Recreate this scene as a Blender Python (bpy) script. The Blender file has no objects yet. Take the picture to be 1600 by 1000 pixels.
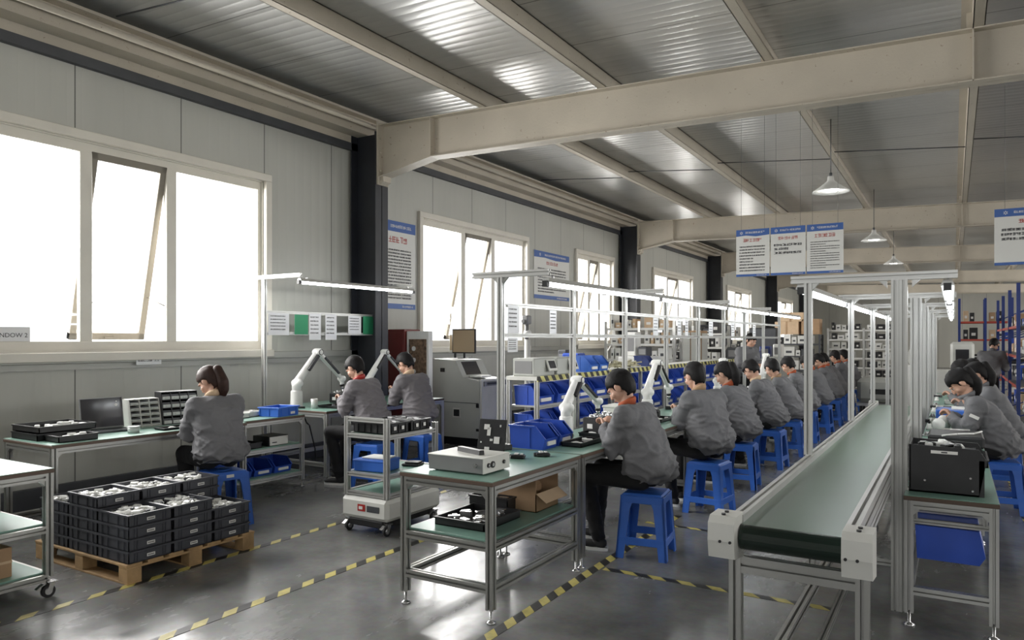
import bpy, bmesh, math, random
from mathutils import Vector, Matrix, noise
R = math.radians
C = bpy.context.scene.collection
rnd = random.Random(7)

# ------------------------------------------------------------------ camera, world, light, exposure
F_PX = 1133.0
YAW = math.atan(690 / F_PX)
cam_d = bpy.data.cameras.new('camera')
cam = bpy.data.objects.new('camera', cam_d); C.objects.link(cam)
cam_d.sensor_width = 36; cam_d.lens = F_PX / 1600 * 36
cam_d.shift_y = 30 / 1600
cam_d.clip_start = .05; cam_d.clip_end = 300
cam.location = (0, 0, 1.6); cam.rotation_euler = (R(90), 0, YAW)
bpy.context.scene.camera = cam
sc = bpy.context.scene
sc.view_settings.view_transform = 'Standard'; sc.view_settings.look = 'None'
sc.view_settings.gamma = 1; sc.view_settings.use_curve_mapping = False
sc.view_settings.exposure = 0.32
w = bpy.data.worlds.new('overcast_sky'); sc.world = w; w.use_nodes = True
bg = w.node_tree.nodes['Background']; bg.inputs[0].default_value = (.93, .96, 1, 1); bg.inputs[1].default_value = 2.2

def area(name, loc, rot, sx, sy, e, col=(1, .98, .95)):
    d = bpy.data.lights.new(name, 'AREA'); d.shape = 'RECTANGLE'; d.size = sx; d.size_y = sy; d.energy = e; d.color = col
    o = bpy.data.objects.new(name, d); C.objects.link(o); o.location = loc; o.rotation_euler = rot
    return o
WX = -7.4
WINS = [(1.2, 6.15, 1.47, 3.58), (9.3, 12.65, 1.47, 3.58), (14.97, 17.0, 1.47, 3.58), (19.95, 23.5, 1.47, 3.58), (27.9, 31.6, 1.47, 3.58), (37.0, 40.9, 1.47, 3.58)]
RWINS = [(1, 4), (7, 10), (13, 16), (19, 22), (25, 28), (31, 34), (38, 41)]
for i, (a, b, z0, z1) in enumerate(WINS):      # daylight outside each window
    area('daylight', (WX - 1.7, (a + b) / 2, (z0 + z1) / 2 + .25), (0, R(-90 + 4), 0), z1 - z0 + 1.2, b - a + 1.2, (1150, 800, 560, 900, 1000, 1100)[i])
for a, b in RWINS:                              # and outside the windows of the unseen right wall
    area('daylight', (9.5, (a + b) / 2, 2.8), (0, R(90), 0), 1.5, b - a, 120 + a * 7)
for x in (-4.2, 1.0, 5.5): area('daylight', (x, -5.5, 2.7), (R(90), 0, 0), 3.0, 1.9, 26)

# ------------------------------------------------------------------ materials
MAT = {}
def mat(name, col, rough=.6, metal=0, var=.0, vs=6, bump=0, bs=40, emis=None, es=0, spec=.5, coat=0):
    m = bpy.data.materials.new(name); m.use_nodes = True; nt = m.node_tree; p = nt.nodes['Principled BSDF']
    col = tuple(col) + (1,)
    p.inputs['Base Color'].default_value = col; p.inputs['Roughness'].default_value = rough; p.inputs['Metallic'].default_value = metal
    p.inputs['Specular IOR Level'].default_value = spec
    if coat: p.inputs['Coat Weight'].default_value = coat; p.inputs['Coat Roughness'].default_value = .15
    tc = nt.nodes.new('ShaderNodeTexCoord')
    if var:
        n = nt.nodes.new('ShaderNodeTexNoise'); n.inputs['Scale'].default_value = vs; n.inputs['Detail'].default_value = 5
        nt.links.new(tc.outputs['Object'], n.inputs['Vector'])
        r = nt.nodes.new('ShaderNodeValToRGB')
        r.color_ramp.elements[0].position = .3; r.color_ramp.elements[1].position = .7
        r.color_ramp.elements[0].color = tuple(c * (1 - var) for c in col[:3]) + (1,)
        r.color_ramp.elements[1].color = tuple(min(1, c * (1 + var)) for c in col[:3]) + (1,)
        nt.links.new(n.outputs['Fac'], r.inputs['Fac']); nt.links.new(r.outputs['Color'], p.inputs['Base Color'])
    if bump:
        n2 = nt.nodes.new('ShaderNodeTexNoise'); n2.inputs['Scale'].default_value = bs; n2.inputs['Detail'].default_value = 3
        nt.links.new(tc.outputs['Object'], n2.inputs['Vector'])
        b = nt.nodes.new('ShaderNodeBump'); b.inputs['Strength'].default_value = bump; b.inputs['Distance'].default_value = .01
        nt.links.new(n2.outputs['Fac'], b.inputs['Height']); nt.links.new(b.outputs['Normal'], p.inputs['Normal'])
    if emis:
        p.inputs['Emission Color'].default_value = tuple(emis) + (1,); p.inputs['Emission Strength'].default_value = es
    MAT[name] = m
    return m
mat('alu', (.42, .42, .40), .33, .8, .06, 3)
mat('white_alu', (.52, .52, .50), .36, .5, .04, 3)
mat('esd', (.17, .30, .245), .35, 0, .12, 2.5)
mat('dim_ground', (.04, .04, .042), .9)
mat('belt', (.085, .15, .105), .3, 0, .1, 1.5)
mat('belt_shaded', (.006, .016, .011), .22)  # green belt colour with the shade of its near end painted in
mat('edge_brown', (.10, .065, .045), .5)
mat('black', (.012, .012, .013), .4, 0, .3, 8)
mat('black_matte', (.016, .016, .017), .8, 0, .3, 8, .15, 60)
mat('dark_grey', (.055, .058, .064), .5, 0, .12, 5)
mat('crate_grey', (.05, .052, .062), .45, 0, .15, 5, .05, 80)
mat('label_white', (.72, .71, .68), .7)
mat('white', (.75, .75, .72), .45, 0, .05, 5)
mat('off_white', (.6, .6, .56), .5, 0, .06, 4)
mat('paper', (.74, .74, .75), .8)
mat('green_paper', (.03, .26, .12), .6)
mat('blue', (.024, .075, .42), .35, 0, .12, 4)
mat('blue_stool', (.032, .13, .52), .4, 0, .12, 4, .04, 30)
mat('sign_blue', (.035, .1, .32), .4)
mat('sign_face', (.62, .62, .59), .45)
mat('ink', (.03, .03, .035), .7)
mat('red_ink', (.42, .05, .04), .6)
mat('steel', (.5, .5, .5), .25, .9)
mat('machine', (.42, .43, .40), .4, 0, .04, 3)
mat('machine_dark', (.2, .2, .2), .45, 0, .06, 3)
mat('wood', (.42, .27, .13), .75, 0, .25, 9, .25, 30)
mat('card', (.36, .23, .13), .8, 0, .12, 5, .1, 30)
mat('card_pale', (.55, .4, .26), .8, 0, .1, 5)
mat('cream_paint', (.47, .425, .35), .55, 0, .07, 2, .15, 45)
mat('column', (.018, .02, .026), .45, 0, .2, 3)
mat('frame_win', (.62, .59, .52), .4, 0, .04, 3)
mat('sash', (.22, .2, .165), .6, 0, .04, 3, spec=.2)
mat('trim_grey', (.36, .36, .33), .45, .2, .08, 2)
mat('skin', (.52, .30, .21), .5, 0, .05, 9)
mat('hair', (.007, .006, .006), .6, 0, .3, 20, .2, 90, spec=.25)
mat('hair_brown', (.035, .016, .011), .55, 0, .3, 20, .2, 90, spec=.3)
mat('jacket', (.14, .14, .147), .8, 0, .08, 5, .25, 60)
mat('jacket_b', (.17, .16, .17), .8, 0, .08, 5, .25, 60)
mat('trousers', (.008, .008, .009), .85, 0, .3, 6, .5, 16)
mat('orange', (.4, .085, .03), .8)
mat('red', (.35, .02, .015), .45)
mat('maroon', (.14, .02, .018), .4)
mat('yellow', (.62, .55, .12), .5)
mat('rack_blue', (.015, .035, .17), .45)
mat('rack_red', (.36, .05, .03), .5)
mat('glass_dark', (.03, .03, .035), .08)
mat('screen_beige', (.42, .32, .2), .4)
mat('brown_board', (.17, .11, .07), .6, 0, .6, 25)
mat('clear_plastic', (.5, .52, .5), .25, 0, .1, 10)
mat('teal_glass', (.35, .55, .5), .15)
mat('led', (.9, .9, .9), .5, emis=(.93, .97, 1), es=14)
mat('lamp_bulb', (.9, .9, .9), .5, emis=(1, .98, .95), es=12)
mat('gold', (.45, .42, .28), .6, 0, .3, 15)

def rust(m, amt=.62):                               # speckled rust and worn edges on painted steel
    nt = m.node_tree; p = nt.nodes['Principled BSDF']; tc = nt.nodes.new('ShaderNodeTexCoord')
    n = nt.nodes.new('ShaderNodeTexNoise'); n.inputs['Scale'].default_value = 16; n.inputs['Detail'].default_value = 8; n.inputs['Roughness'].default_value = .75
    nt.links.new(tc.outputs['Object'], n.inputs['Vector']); r = nt.nodes.new('ShaderNodeValToRGB'); r.color_ramp.elements[0].position = amt; r.color_ramp.elements[1].position = amt + .06
    nt.links.new(n.outputs['Fac'], r.inputs['Fac']); mx = nt.nodes.new('ShaderNodeMixRGB'); mx.inputs[2].default_value = (.16, .09, .05, 1)
    src = p.inputs['Base Color'].links[0].from_socket; nt.links.new(r.outputs['Color'], mx.inputs[0]); nt.links.new(src, mx.inputs[1]); nt.links.new(mx.outputs[0], p.inputs['Base Color'])
rust(MAT['cream_paint'])
def node_mat(name):
    m = bpy.data.materials.new(name); m.use_nodes = True; MAT[name] = m
    return m, m.node_tree, m.node_tree.nodes['Principled BSDF']
# glass
m, nt, p = node_mat('glass')
nt.nodes.remove(p); g = nt.nodes.new('ShaderNodeBsdfGlossy'); g.inputs['Roughness'].default_value = .02
t = nt.nodes.new('ShaderNodeBsdfTransparent'); mx = nt.nodes.new('ShaderNodeMixShader'); mx.inputs[0].default_value = .06
nt.links.new(t.outputs[0], mx.inputs[1]); nt.links.new(g.outputs[0], mx.inputs[2]); nt.links.new(mx.outputs[0], nt.nodes['Material Output'].inputs[0])
# polished concrete floor
m, nt, p = node_mat('floor')
tc = nt.nodes.new('ShaderNodeTexCoord')
def noise_node(nt, src, scale, detail=6, rough=.6, mapscale=None):
    n = nt.nodes.new('ShaderNodeTexNoise'); n.inputs['Scale'].default_value = scale; n.inputs['Detail'].default_value = detail; n.inputs['Roughness'].default_value = rough
    if mapscale:
        mp = nt.nodes.new('ShaderNodeMapping'); mp.inputs['Scale'].default_value = mapscale
        nt.links.new(src, mp.inputs['Vector']); nt.links.new(mp.outputs[0], n.inputs['Vector'])
    else: nt.links.new(src, n.inputs['Vector'])
    return n
def ramp(nt, src, a, b, ca, cb):
    r = nt.nodes.new('ShaderNodeValToRGB'); r.color_ramp.elements[0].position = a; r.color_ramp.elements[1].position = b
    r.color_ramp.elements[0].color = ca + (1,) if len(ca) == 3 else ca; r.color_ramp.elements[1].color = cb + (1,) if len(cb) == 3 else cb
    nt.links.new(src, r.inputs['Fac']); return r
n1 = noise_node(nt, tc.outputs['Object'], .9, 8, .65)
r1 = ramp(nt, n1.outputs['Fac'], .32, .68, (.11, .11, .107), (.31, .31, .30))
n2 = noise_node(nt, tc.outputs['Object'], 22, 4)
mxc = nt.nodes.new('ShaderNodeMixRGB'); mxc.blend_type = 'MULTIPLY'; mxc.inputs[0].default_value = .35
nt.links.new(r1.outputs[0], mxc.inputs[1]); nt.links.new(n2.outputs['Color'], mxc.inputs[2])
nt.links.new(mxc.outputs[0], p.inputs['Base Color'])
n3 = noise_node(nt, tc.outputs['Object'], 1.6, 6, .7, (1, .4, 1))
r3 = ramp(nt, n3.outputs['Fac'], .35, .7, (.10,) * 3, (.36,) * 3)
nt.links.new(r3.outputs[0], p.inputs['Roughness'])
bp = nt.nodes.new('ShaderNodeBump'); bp.inputs['Strength'].default_value = .06; bp.inputs['Distance'].default_value = .02
n4 = noise_node(nt, tc.outputs['Object'], 5, 4); nt.links.new(n4.outputs['Fac'], bp.inputs['Height']); nt.links.new(bp.outputs[0], p.inputs['Normal'])
# sandwich panel wall: seams every 1.15 m along Y, fine ribs between
def panel_mat(name, col, axis, period, off, ribs, ribdepth, rough, metal, seam=.25, seamw=.012):
    m, nt, p = node_mat(name)
    tc = nt.nodes.new('ShaderNodeTexCoord'); sep = nt.nodes.new('ShaderNodeSeparateXYZ'); nt.links.new(tc.outputs['Object'], sep.inputs[0])
    def mth(op, a, b=None):
        n = nt.nodes.new('ShaderNodeMath'); n.operation = op
        for i, v in enumerate((a, b)):
            if v is None: continue
            if isinstance(v, (int, float)): n.inputs[i].default_value = v
            else: nt.links.new(v, n.inputs[i])
        return n.outputs[0]
    co = sep.outputs[axis]
    fr = mth('FRACT', mth('DIVIDE', mth('SUBTRACT', co, off), period))
    s = mth('LESS_THAN', fr, seamw / period)
    fr2 = mth('FRACT', mth('MULTIPLY', fr, ribs))
    rb = mth('SMOOTH_MIN', mth('ABSOLUTE', mth('SUBTRACT', fr2, .5)), .16)
    nn = noise_node(nt, tc.outputs['Object'], .8, 5, .6, (1, 1, .25))
    rr = ramp(nt, nn.outputs['Fac'], .3, .7, tuple(c * .92 for c in col), tuple(c * 1.06 for c in col))
    mixc = nt.nodes.new('ShaderNodeMixRGB'); mixc.blend_type = 'MULTIPLY'; mixc.inputs[2].default_value = (seam, seam, seam, 1)
    nt.links.new(s, mixc.inputs[0]); nt.links.new(rr.outputs[0], mixc.inputs[1]); nt.links.new(mixc.outputs[0], p.inputs['Base Color'])
    b = nt.nodes.new('ShaderNodeBump'); b.inputs['Strength'].default_value = 1; b.inputs['Distance'].default_value = ribdepth
    nt.links.new(mth('SUBTRACT', rb, mth('MULTIPLY', s, 2)), b.inputs['Height']); nt.links.new(b.outputs[0], p.inputs['Normal'])
    p.inputs['Roughness'].default_value = rough; p.inputs['Metallic'].default_value = metal
panel_mat('wall_panel', (.42, .42, .38), 1, 1.15, 3.86, 8, .012, .5, 0)
panel_mat('wall_far', (.44, .43, .38), 0, 1.15, .4, 8, .012, .5, 0)
panel_mat('roof_panel', (.60, .60, .585), 1, 1.1, .35, 8, .022, .28, .35, .35, .014)
# hazard tape: diagonal yellow and black
def hazard(name, ax, sgn, ay, period, yl=(.55, .47, .13)):
    m, nt, p = node_mat(name)
    tc = nt.nodes.new('ShaderNodeTexCoord'); sep = nt.nodes.new('ShaderNodeSeparateXYZ'); nt.links.new(tc.outputs['Object'], sep.inputs[0])
    a = nt.nodes.new('ShaderNodeMath'); a.operation = 'MULTIPLY_ADD'; a.inputs[1].default_value = sgn
    nt.links.new(sep.outputs[ay], a.inputs[0]); nt.links.new(sep.outputs[ax], a.inputs[2])
    d = nt.nodes.new('ShaderNodeMath'); d.operation = 'DIVIDE'; d.inputs[1].default_value = period; nt.links.new(a.outputs[0], d.inputs[0])
    f = nt.nodes.new('ShaderNodeMath'); f.operation = 'FRACT'; nt.links.new(d.outputs[0], f.inputs[0])
    r = ramp(nt, f.outputs[0], .5, .52, (.018, .017, .015), yl)
    n = noise_node(nt, tc.outputs['Object'], 9, 5); r2 = ramp(nt, n.outputs['Fac'], .35, .6, (.55,) * 3, (1,) * 3)
    mm = nt.nodes.new('ShaderNodeMixRGB'); mm.blend_type = 'MULTIPLY'; mm.inputs[0].default_value = .7
    nt.links.new(r.outputs[0], mm.inputs[1]); nt.links.new(r2.outputs[0], mm.inputs[2]); nt.links.new(mm.outputs[0], p.inputs['Base Color'])
    p.inputs['Roughness'].default_value = .5
hazard('tape_y', 1, 1, 0, .2); hazard('tape_x', 0, 1, 1, .2); hazard('tape_edge', 1, .9, 2, .17, (.62, .58, .2))

# ------------------------------------------------------------------ mesh helpers
class MB:
    def __init__(s): s.v = []; s.f = []; s.mi = []; s.sm = []
    def add(s, vs, fs, mi=0, sm=False):
        k = len(s.v); s.v += [tuple(v) for v in vs]
        for f in fs: s.f.append([k + i for i in f]); s.mi.append(mi); s.sm.append(sm)
    def box(s, x0, x1, y0, y1, z0, z1, mi=0, b=0, M=None):
        hx, hy, hz = (x1 - x0) / 2, (y1 - y0) / 2, (z1 - z0) / 2; c = Vector(((x0 + x1) / 2, (y0 + y1) / 2, (z0 + z1) / 2))
        b = min(b, abs(hx) * .9, abs(hy) * .9, abs(hz) * .9)
        vs = []; idx = {}
        sg = [(a, d, e) for a in (-1, 1) for d in (-1, 1) for e in (-1, 1)]
        if b <= 0:
            for t in sg: idx[t] = len(vs); vs.append(c + Vector((t[0] * hx, t[1] * hy, t[2] * hz)))
            fs = []
            for ax in range(3):
                o1, o2 = (ax + 1) % 3, (ax + 2) % 3
                for q in (-1, 1):
                    l = []
                    for (u, v) in ((-1, -1), (1, -1), (1, 1), (-1, 1)):
                        t = [0, 0, 0]; t[ax] = q; t[o1] = u; t[o2] = v; l.append(idx[tuple(t)])
                    fs.append(l if q > 0 else l[::-1])
        else:
            h = (hx, hy, hz)
            for t in sg:
                for ax in range(3):
                    p = [t[i] * (h[i] - (0 if i == ax else b)) for i in range(3)]
                    idx[t + (ax,)] = len(vs); vs.append(c + Vector(p))
            fs = []
            for ax in range(3):
                o1, o2 = (ax + 1) % 3, (ax + 2) % 3
                for q in (-1, 1):
                    l = []
                    for (u, v) in ((-1, -1), (1, -1), (1, 1), (-1, 1)):
                        t = [0, 0, 0]; t[ax] = q; t[o1] = u; t[o2] = v; l.append(idx[tuple(t) + (ax,)])
                    fs.append(l if q > 0 else l[::-1])
                for u in (-1, 1):                      # edges parallel to ax
                    for v in (-1, 1):
                        t0 = [0, 0, 0]; t0[o1] = u; t0[o2] = v; t0[ax] = -1; t1 = list(t0); t1[ax] = 1
                        l = [idx[tuple(t0) + (o1,)], idx[tuple(t1) + (o1,)], idx[tuple(t1) + (o2,)], idx[tuple(t0) + (o2,)]]
                        fs.append(l if u * v < 0 else l[::-1])
            for t in sg:
                l = [idx[t + (i,)] for i in range(3)]
                fs.append(l if t[0] * t[1] * t[2] > 0 else l[::-1])
        if M is not None: vs = [M @ v for v in vs]
        s.add(vs, fs, mi); return s
    def sweep(s, prof, p0, p1, mi=0, up=(0, 0, 1), sm=False, k1=1.0, caps=True):
        p0, p1 = Vector(p0), Vector(p1); d = (p1 - p0).normalized(); u = Vector(up)
        if abs(d.dot(u)) > .98: u = Vector((0, 1, 0))
        a = u.cross(d).normalized(); b = d.cross(a)
        n = len(prof)
        vs = [p0 + a * x + b * y for x, y in prof] + [p1 + a * x * k1 + b * y * k1 for x, y in prof]
        s.add(vs, [[i, (i + 1) % n, n + (i + 1) % n, n + i] for i in range(n)], mi, sm)
        if caps: s.add(vs, [list(range(n))[::-1], list(range(n, 2 * n))], mi)
        return s
    def cyl(s, p0, p1, r0, r1=None, seg=14, mi=0, caps=True):
        r1 = r0 if r1 is None else r1
        s.sweep([(r0 * math.cos(2 * math.pi * i / seg), r0 * math.sin(2 * math.pi * i / seg)) for i in range(seg)], p0, p1, mi, sm=True, k1=(r1 / r0 if r0 else 1), caps=caps); return s
    def bar(s, p0, p1, w, h=None, mi=0, up=(0, 0, 1)):
        h = h or w; s.sweep([(-w / 2, -h / 2), (w / 2, -h / 2), (w / 2, h / 2), (-w / 2, h / 2)], p0, p1, mi, up); return s
    def ext(s, p0, p1, w=.045, h=None, mi=0, up=(0, 0, 1)):   # slotted aluminium profile
        h = h or w; m_ = min(w, h); g, lip, c_, k_, d = m_ * .14, m_ * .11, m_ * .24, m_ * .1, m_ * .38
        a, b = w / 2, h / 2; pr = []
        for q in range(4):                       # one T-slot in each side, walking round the section
            e = b if q % 2 == 0 else a; f = a if q % 2 == 0 else b
            for u, v in ((-f, e), (-g, e), (-g, e - lip), (-c_, e - lip), (-k_, e - d), (k_, e - d), (c_, e - lip), (g, e - lip), (g, e)):
                pr.append(((u, -v), (v, u), (-u, v), (-v, -u))[q])
        s.sweep(pr, p0, p1, mi, up); return s
    def lathe(s, prof, c=(0, 0, 0), seg=20, mi=0, M=None):
        n = len(prof); vs = []
        for i in range(seg):
            t = 2 * math.pi * i / seg
            for r, z in prof: vs.append(Vector((c[0] + r * math.cos(t), c[1] + r * math.sin(t), c[2] + z)))
        if M is not None: vs = [M @ v for v in vs]
        fs = [[i * n + j, ((i + 1) % seg) * n + j, ((i + 1) % seg) * n + j + 1, i * n + j + 1] for i in range(seg) for j in range(n - 1)]
        s.add(vs, fs, mi, True); return s
    def path(s, pts, r, seg=8, mi=0):
        for a, b in zip(pts[:-1], pts[1:]): s.cyl(a, b, r, seg=seg, mi=mi)
        return s
    def ball(s, c, r, mi=0, seg=12):
        rx, ry, rz = (r, r, r) if isinstance(r, (int, float)) else r
        vs = []; fs = []; h = seg // 2
        for j in range(h + 1):
            t = math.pi * j / h
            for i in range(seg):
                q = 2 * math.pi * i / seg; vs.append((c[0] + rx * math.sin(t) * math.cos(q), c[1] + ry * math.sin(t) * math.sin(q), c[2] - rz * math.cos(t)))
        for j in range(h):
            for i in range(seg): fs.append([j * seg + i, j * seg + (i + 1) % seg, (j + 1) * seg + (i + 1) % seg, (j + 1) * seg + i])
        s.add(vs, fs, mi, True); return s
    def prism(s, poly, a0, a1, axis='x', mi=0):     # polygon in the plane across the axis, extruded from a0 to a1
        n = len(poly)
        def P(a, u, v): return {'x': (a, u, v), 'y': (u, a, v), 'z': (u, v, a)}[axis]
        vs = [P(a0, u, v) for u, v in poly] + [P(a1, u, v) for u, v in poly]
        s.add(vs, [[i, (i + 1) % n, n + (i + 1) % n, n + i] for i in range(n)] + [list(range(n))[::-1], list(range(n, 2 * n))], mi); return s
    def build(s, name, mats, parent=None, loc=None, rz=0):
        me = bpy.data.meshes.new(name); me.from_pydata(s.v, [], s.f)
        mats = mats if isinstance(mats, (list, tuple)) else [mats]
        for x in mats: me.materials.append(MAT[x])
        me.polygons.foreach_set('material_index', s.mi); me.polygons.foreach_set('use_smooth', s.sm)
        bm = bmesh.new(); bm.from_mesh(me); bmesh.ops.remove_doubles(bm, verts=bm.verts, dist=1e-6); bmesh.ops.recalc_face_normals(bm, faces=bm.faces); bm.to_mesh(me); bm.free()
        o = bpy.data.objects.new(name, me); C.objects.link(o)
        if parent: o.parent = parent
        if loc: o.location = loc
        if rz: o.rotation_euler = (0, 0, rz)
        return o
def tag(o, label, cat, group=None, kind=None):
    o['label'] = label; o['category'] = cat
    if group: o['group'] = group
    if kind: o['kind'] = kind
    return o
def thing(name, label, cat, loc=(0, 0, 0), rz=0, group=None):
    o = bpy.data.objects.new(name, None); C.objects.link(o); o.location = loc; o.rotation_euler = (0, 0, rz); o.empty_display_size = .1
    return tag(o, label, cat, group)
def struct(name, mb, mats, parent=None):
    o = mb.build(name, mats, parent); o['kind'] = 'structure'; return o
def kids(o): return list(o.children)
def dup(root, loc, rz=0, label=None, group=None, parent=None):
    c = root.copy(); C.objects.link(c)
    if parent is not None: c.parent = parent
    else: c.location = loc; c.rotation_euler = (0, 0, rz)
    if label: c['label'] = label
    if group: c['group'] = group
    for ch in kids(root): dup(ch, None, parent=c)
    return c
def glyphs(mb, x, z, h, n, y=-.002, mi=0, plane='xz', gap=.25, t=None, rr=None, dx=(1, 0, 0), o=(0, 0, 0)):
    """n illegible character-like stroke clusters of height h, running along +x of the panel plane"""
    rr = rr or rnd; t = t or h * .13; w = h * .8
    for k in range(n):
        cx = x + k * w * (1 + gap)
        for (a, b, c, d) in ((0, 1, rr.choice((.9, 1, .8)), 1), (0, 1, rr.choice((.5, .45, .6)), 0), (.5, .5, 0, 2), (0, 1, .05, 1), (rr.choice((0, 1)),) * 2 + (0, 2)):
            if rr.random() < .18: continue
            if d == 2: mb.box(cx + a * w - t / 2, cx + a * w + t / 2, y, y + .0015, z, z + h, mi)
            else: mb.box(cx + a * w, cx + b * w, y, y + .0015, z + c * h - t / 2, z + c * h + t / 2, mi)
def text_mb(mb, s, h, x, z, y, mi=0):
    """letters turned into flat mesh standing on the panel plane (x right, z up)"""
    cu = bpy.data.curves.new('lettering', 'FONT'); cu.body = s; cu.size = h * 1.37; cu.align_x = 'LEFT'; cu.resolution_u = 3
    o = bpy.data.objects.new('lettering', cu); C.objects.link(o); dg = bpy.context.evaluated_depsgraph_get()
    me = bpy.data.meshes.new_from_object(o.evaluated_get(dg)); bpy.data.objects.remove(o)
    vs = [(x + v.co.x, y, z + v.co.y) for v in me.vertices]
    mb.add(vs, [list(p.vertices) for p in me.polygons], mi); bpy.data.meshes.remove(me)
def blob(prims, voxel, it=2, fac=.5, ratio=None):
    """closed primitives fused into one smooth continuous surface"""
    mb = MB()
    for p in prims:
        k = p[0]
        if k == 'e':                              # ellipsoid: centre, radii, matrix
            t = MB(); t.ball((0, 0, 0), p[2], seg=16); M = Matrix.Translation(p[1]) @ (p[3] if len(p) > 3 else Matrix())
            mb.add([M @ Vector(v) for v in t.v], t.f, 0, True)
        elif k == 'c':                            # tapered capsule
            a, b, ra, rb = p[1:5]; mb.cyl(a, b, ra, rb, seg=14); mb.ball(a, ra, seg=14); mb.ball(b, rb, seg=14)
        elif k == 't':                            # lofted trunk: rings of (centre, rx, ry)
            n = 24; vs = []; rings = p[1]
            for c, rx, ry in rings:
                for i in range(n):
                    q = 2 * math.pi * i / n; cs, sn = math.cos(q), math.sin(q)
                    vs.append(Vector(c) + Vector((rx * math.copysign(abs(cs) ** .8, cs), ry * math.copysign(abs(sn) ** .8, sn), 0)))
            fs = [[j * n + i, j * n + (i + 1) % n, (j + 1) * n + (i + 1) % n, (j + 1) * n + i] for j in range(len(rings) - 1) for i in range(n)]
            mb.add(vs, fs + [list(range(n))[::-1], list(range((len(rings) - 1) * n, len(rings) * n))], 0, True)
    me = bpy.data.meshes.new('tmp'); me.from_pydata(mb.v, [], mb.f)
    bm = bmesh.new(); bm.from_mesh(me); bmesh.ops.remove_doubles(bm, verts=bm.verts, dist=1e-5); bmesh.ops.recalc_face_normals(bm, faces=bm.faces); bm.to_mesh(me); bm.free()
    o = bpy.data.objects.new('tmp', me); C.objects.link(o)
    r = o.modifiers.new('r', 'REMESH'); r.mode = 'VOXEL'; r.voxel_size = voxel
    if it: s = o.modifiers.new('s', 'SMOOTH'); s.factor = fac; s.iterations = it
    if ratio: d = o.modifiers.new('d', 'DECIMATE'); d.ratio = ratio
    dg = bpy.context.evaluated_depsgraph_get(); out = bpy.data.meshes.new_from_object(o.evaluated_get(dg))
    bpy.data.objects.remove(o); bpy.data.meshes.remove(me)
    return out
def mesh_into(mb, me, mi=0, M=None):
    vs = [v.co.copy() for v in me.vertices]
    if M is not None: vs = [M @ v for v in vs]
    mb.add(vs, [list(p.vertices) for p in me.polygons], mi, True)
def raw(name, mb, mats, parent):
    me = bpy.data.meshes.new(name); me.from_pydata(mb.v, [], mb.f)
    for x in mats: me.materials.append(MAT[x])
    me.polygons.foreach_set('material_index', mb.mi); me.polygons.foreach_set('use_smooth', mb.sm)
    o = bpy.data.objects.new(name, me); C.objects.link(o); o.parent = parent; return o

# ------------------------------------------------------------------ the hall
YF = 48.0; XR = 9.0; YB = -5.0
roofz = lambda x: 4.66 - .03 * x - .02
mb = MB(); mb.box(WX - .3, XR, YB, YF, -.1, 0); struct('floor', mb, 'floor')
mb = MB(); mb.box(WX - 40, WX - .35, YB - 10, YF + 10, -.2, -.1); struct('added_dark_ground', mb, 'dim_ground')  # unseen ground, added and kept dark to limit light thrown up at the sashes
mb = MB()
def wall_strips(mb, x0, x1, holes, ya, yb, ztop):
    y = ya
    for (a, b, z0, z1) in holes:
        mb.box(x0, x1, y, a, 0, ztop); mb.box(x0, x1, a, b, 0, z0); mb.box(x0, x1, a, b, z1, ztop); y = b
    mb.box(x0, x1, y, yb, 0, ztop)
wall_strips(mb, WX - .12, WX, WINS, YB, YF, roofz(WX)); struct('wall_left', mb, 'wall_panel')
mb = MB(); mb.box(WX - .1, XR, YF, YF + .12, 0, 4.9); struct('wall_far', mb, 'wall_far')
mb = MB(); wall_strips(mb, WX - .14, WX - .121, WINS, YB, YF, roofz(WX)); struct('wall_left_bounce_blocker', mb, 'column')  # unseen dark outer skin, added to keep wall bounce off the sashes
mb = MB(); wall_strips(mb, XR, XR + .12, [(a, b, 2.2, 3.4) for a, b in RWINS], YB, YF, roofz(XR)); struct('wall_right', mb, 'wall_panel')
mb = MB(); x = WX - .1
for a, b in ((-5.7, -2.7), (-.5, 2.5), (4, 7)):
    mb.box(x, a, YB - .12, YB, 0, 4.6); mb.box(a, b, YB - .12, YB, 0, 1.75); mb.box(a, b, YB - .12, YB, 3.65, 4.6); x = b
mb.box(x, XR, YB - .12, YB, 0, 4.6); struct('wall_back', mb, 'wall_far')
mb = MB(); mb.add([(WX - .12, YB, roofz(WX)), (XR + .12, YB, roofz(XR)), (XR + .12, YF + .1, roofz(XR)), (WX - .12, YF + .1, roofz(WX)),
                   (WX - .12, YB, roofz(WX) + .1), (XR + .12, YB, roofz(XR) + .1), (XR + .12, YF + .1, roofz(XR) + .1), (WX - .12, YF + .1, roofz(WX) + .1)],
                  [[0, 3, 2, 1], [4, 5, 6, 7], [0, 1, 5, 4], [1, 2, 6, 5], [2, 3, 7, 6], [3, 0, 4, 7]])
struct('ceiling', mb, 'roof_panel')
mb = MB(); mb.box(WX, WX + .05, YB, YF, 0, .2, b=.006); struct('baseboard_left', mb, 'dark_grey')
mb = MB(); mb.box(WX, WX + .07, YB, YF, 1.36, 1.445, b=.006); mb.box(WX, WX + .03, YB, YF, 1.30, 1.36); struct('trim_1', mb, 'trim_grey')
mb = MB()                                             # eave strut along the wall top
for (x0, x1, z0, z1) in ((-7.4, -7.12, 4.5, 4.53), (-7.4, -7.34, 4.4, 4.5), (-7.16, -7.12, 4.53, 4.72), (-7.12, -7.0, 4.70, 4.73)):
    mb.box(x0, x1, YB, YF, z0, z1)
mb.cyl((-7.05, YB, 4.62), (-7.05, YF, 4.62), .035, seg=8)
struct('trim_2', mb, 'cream_paint')
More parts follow.
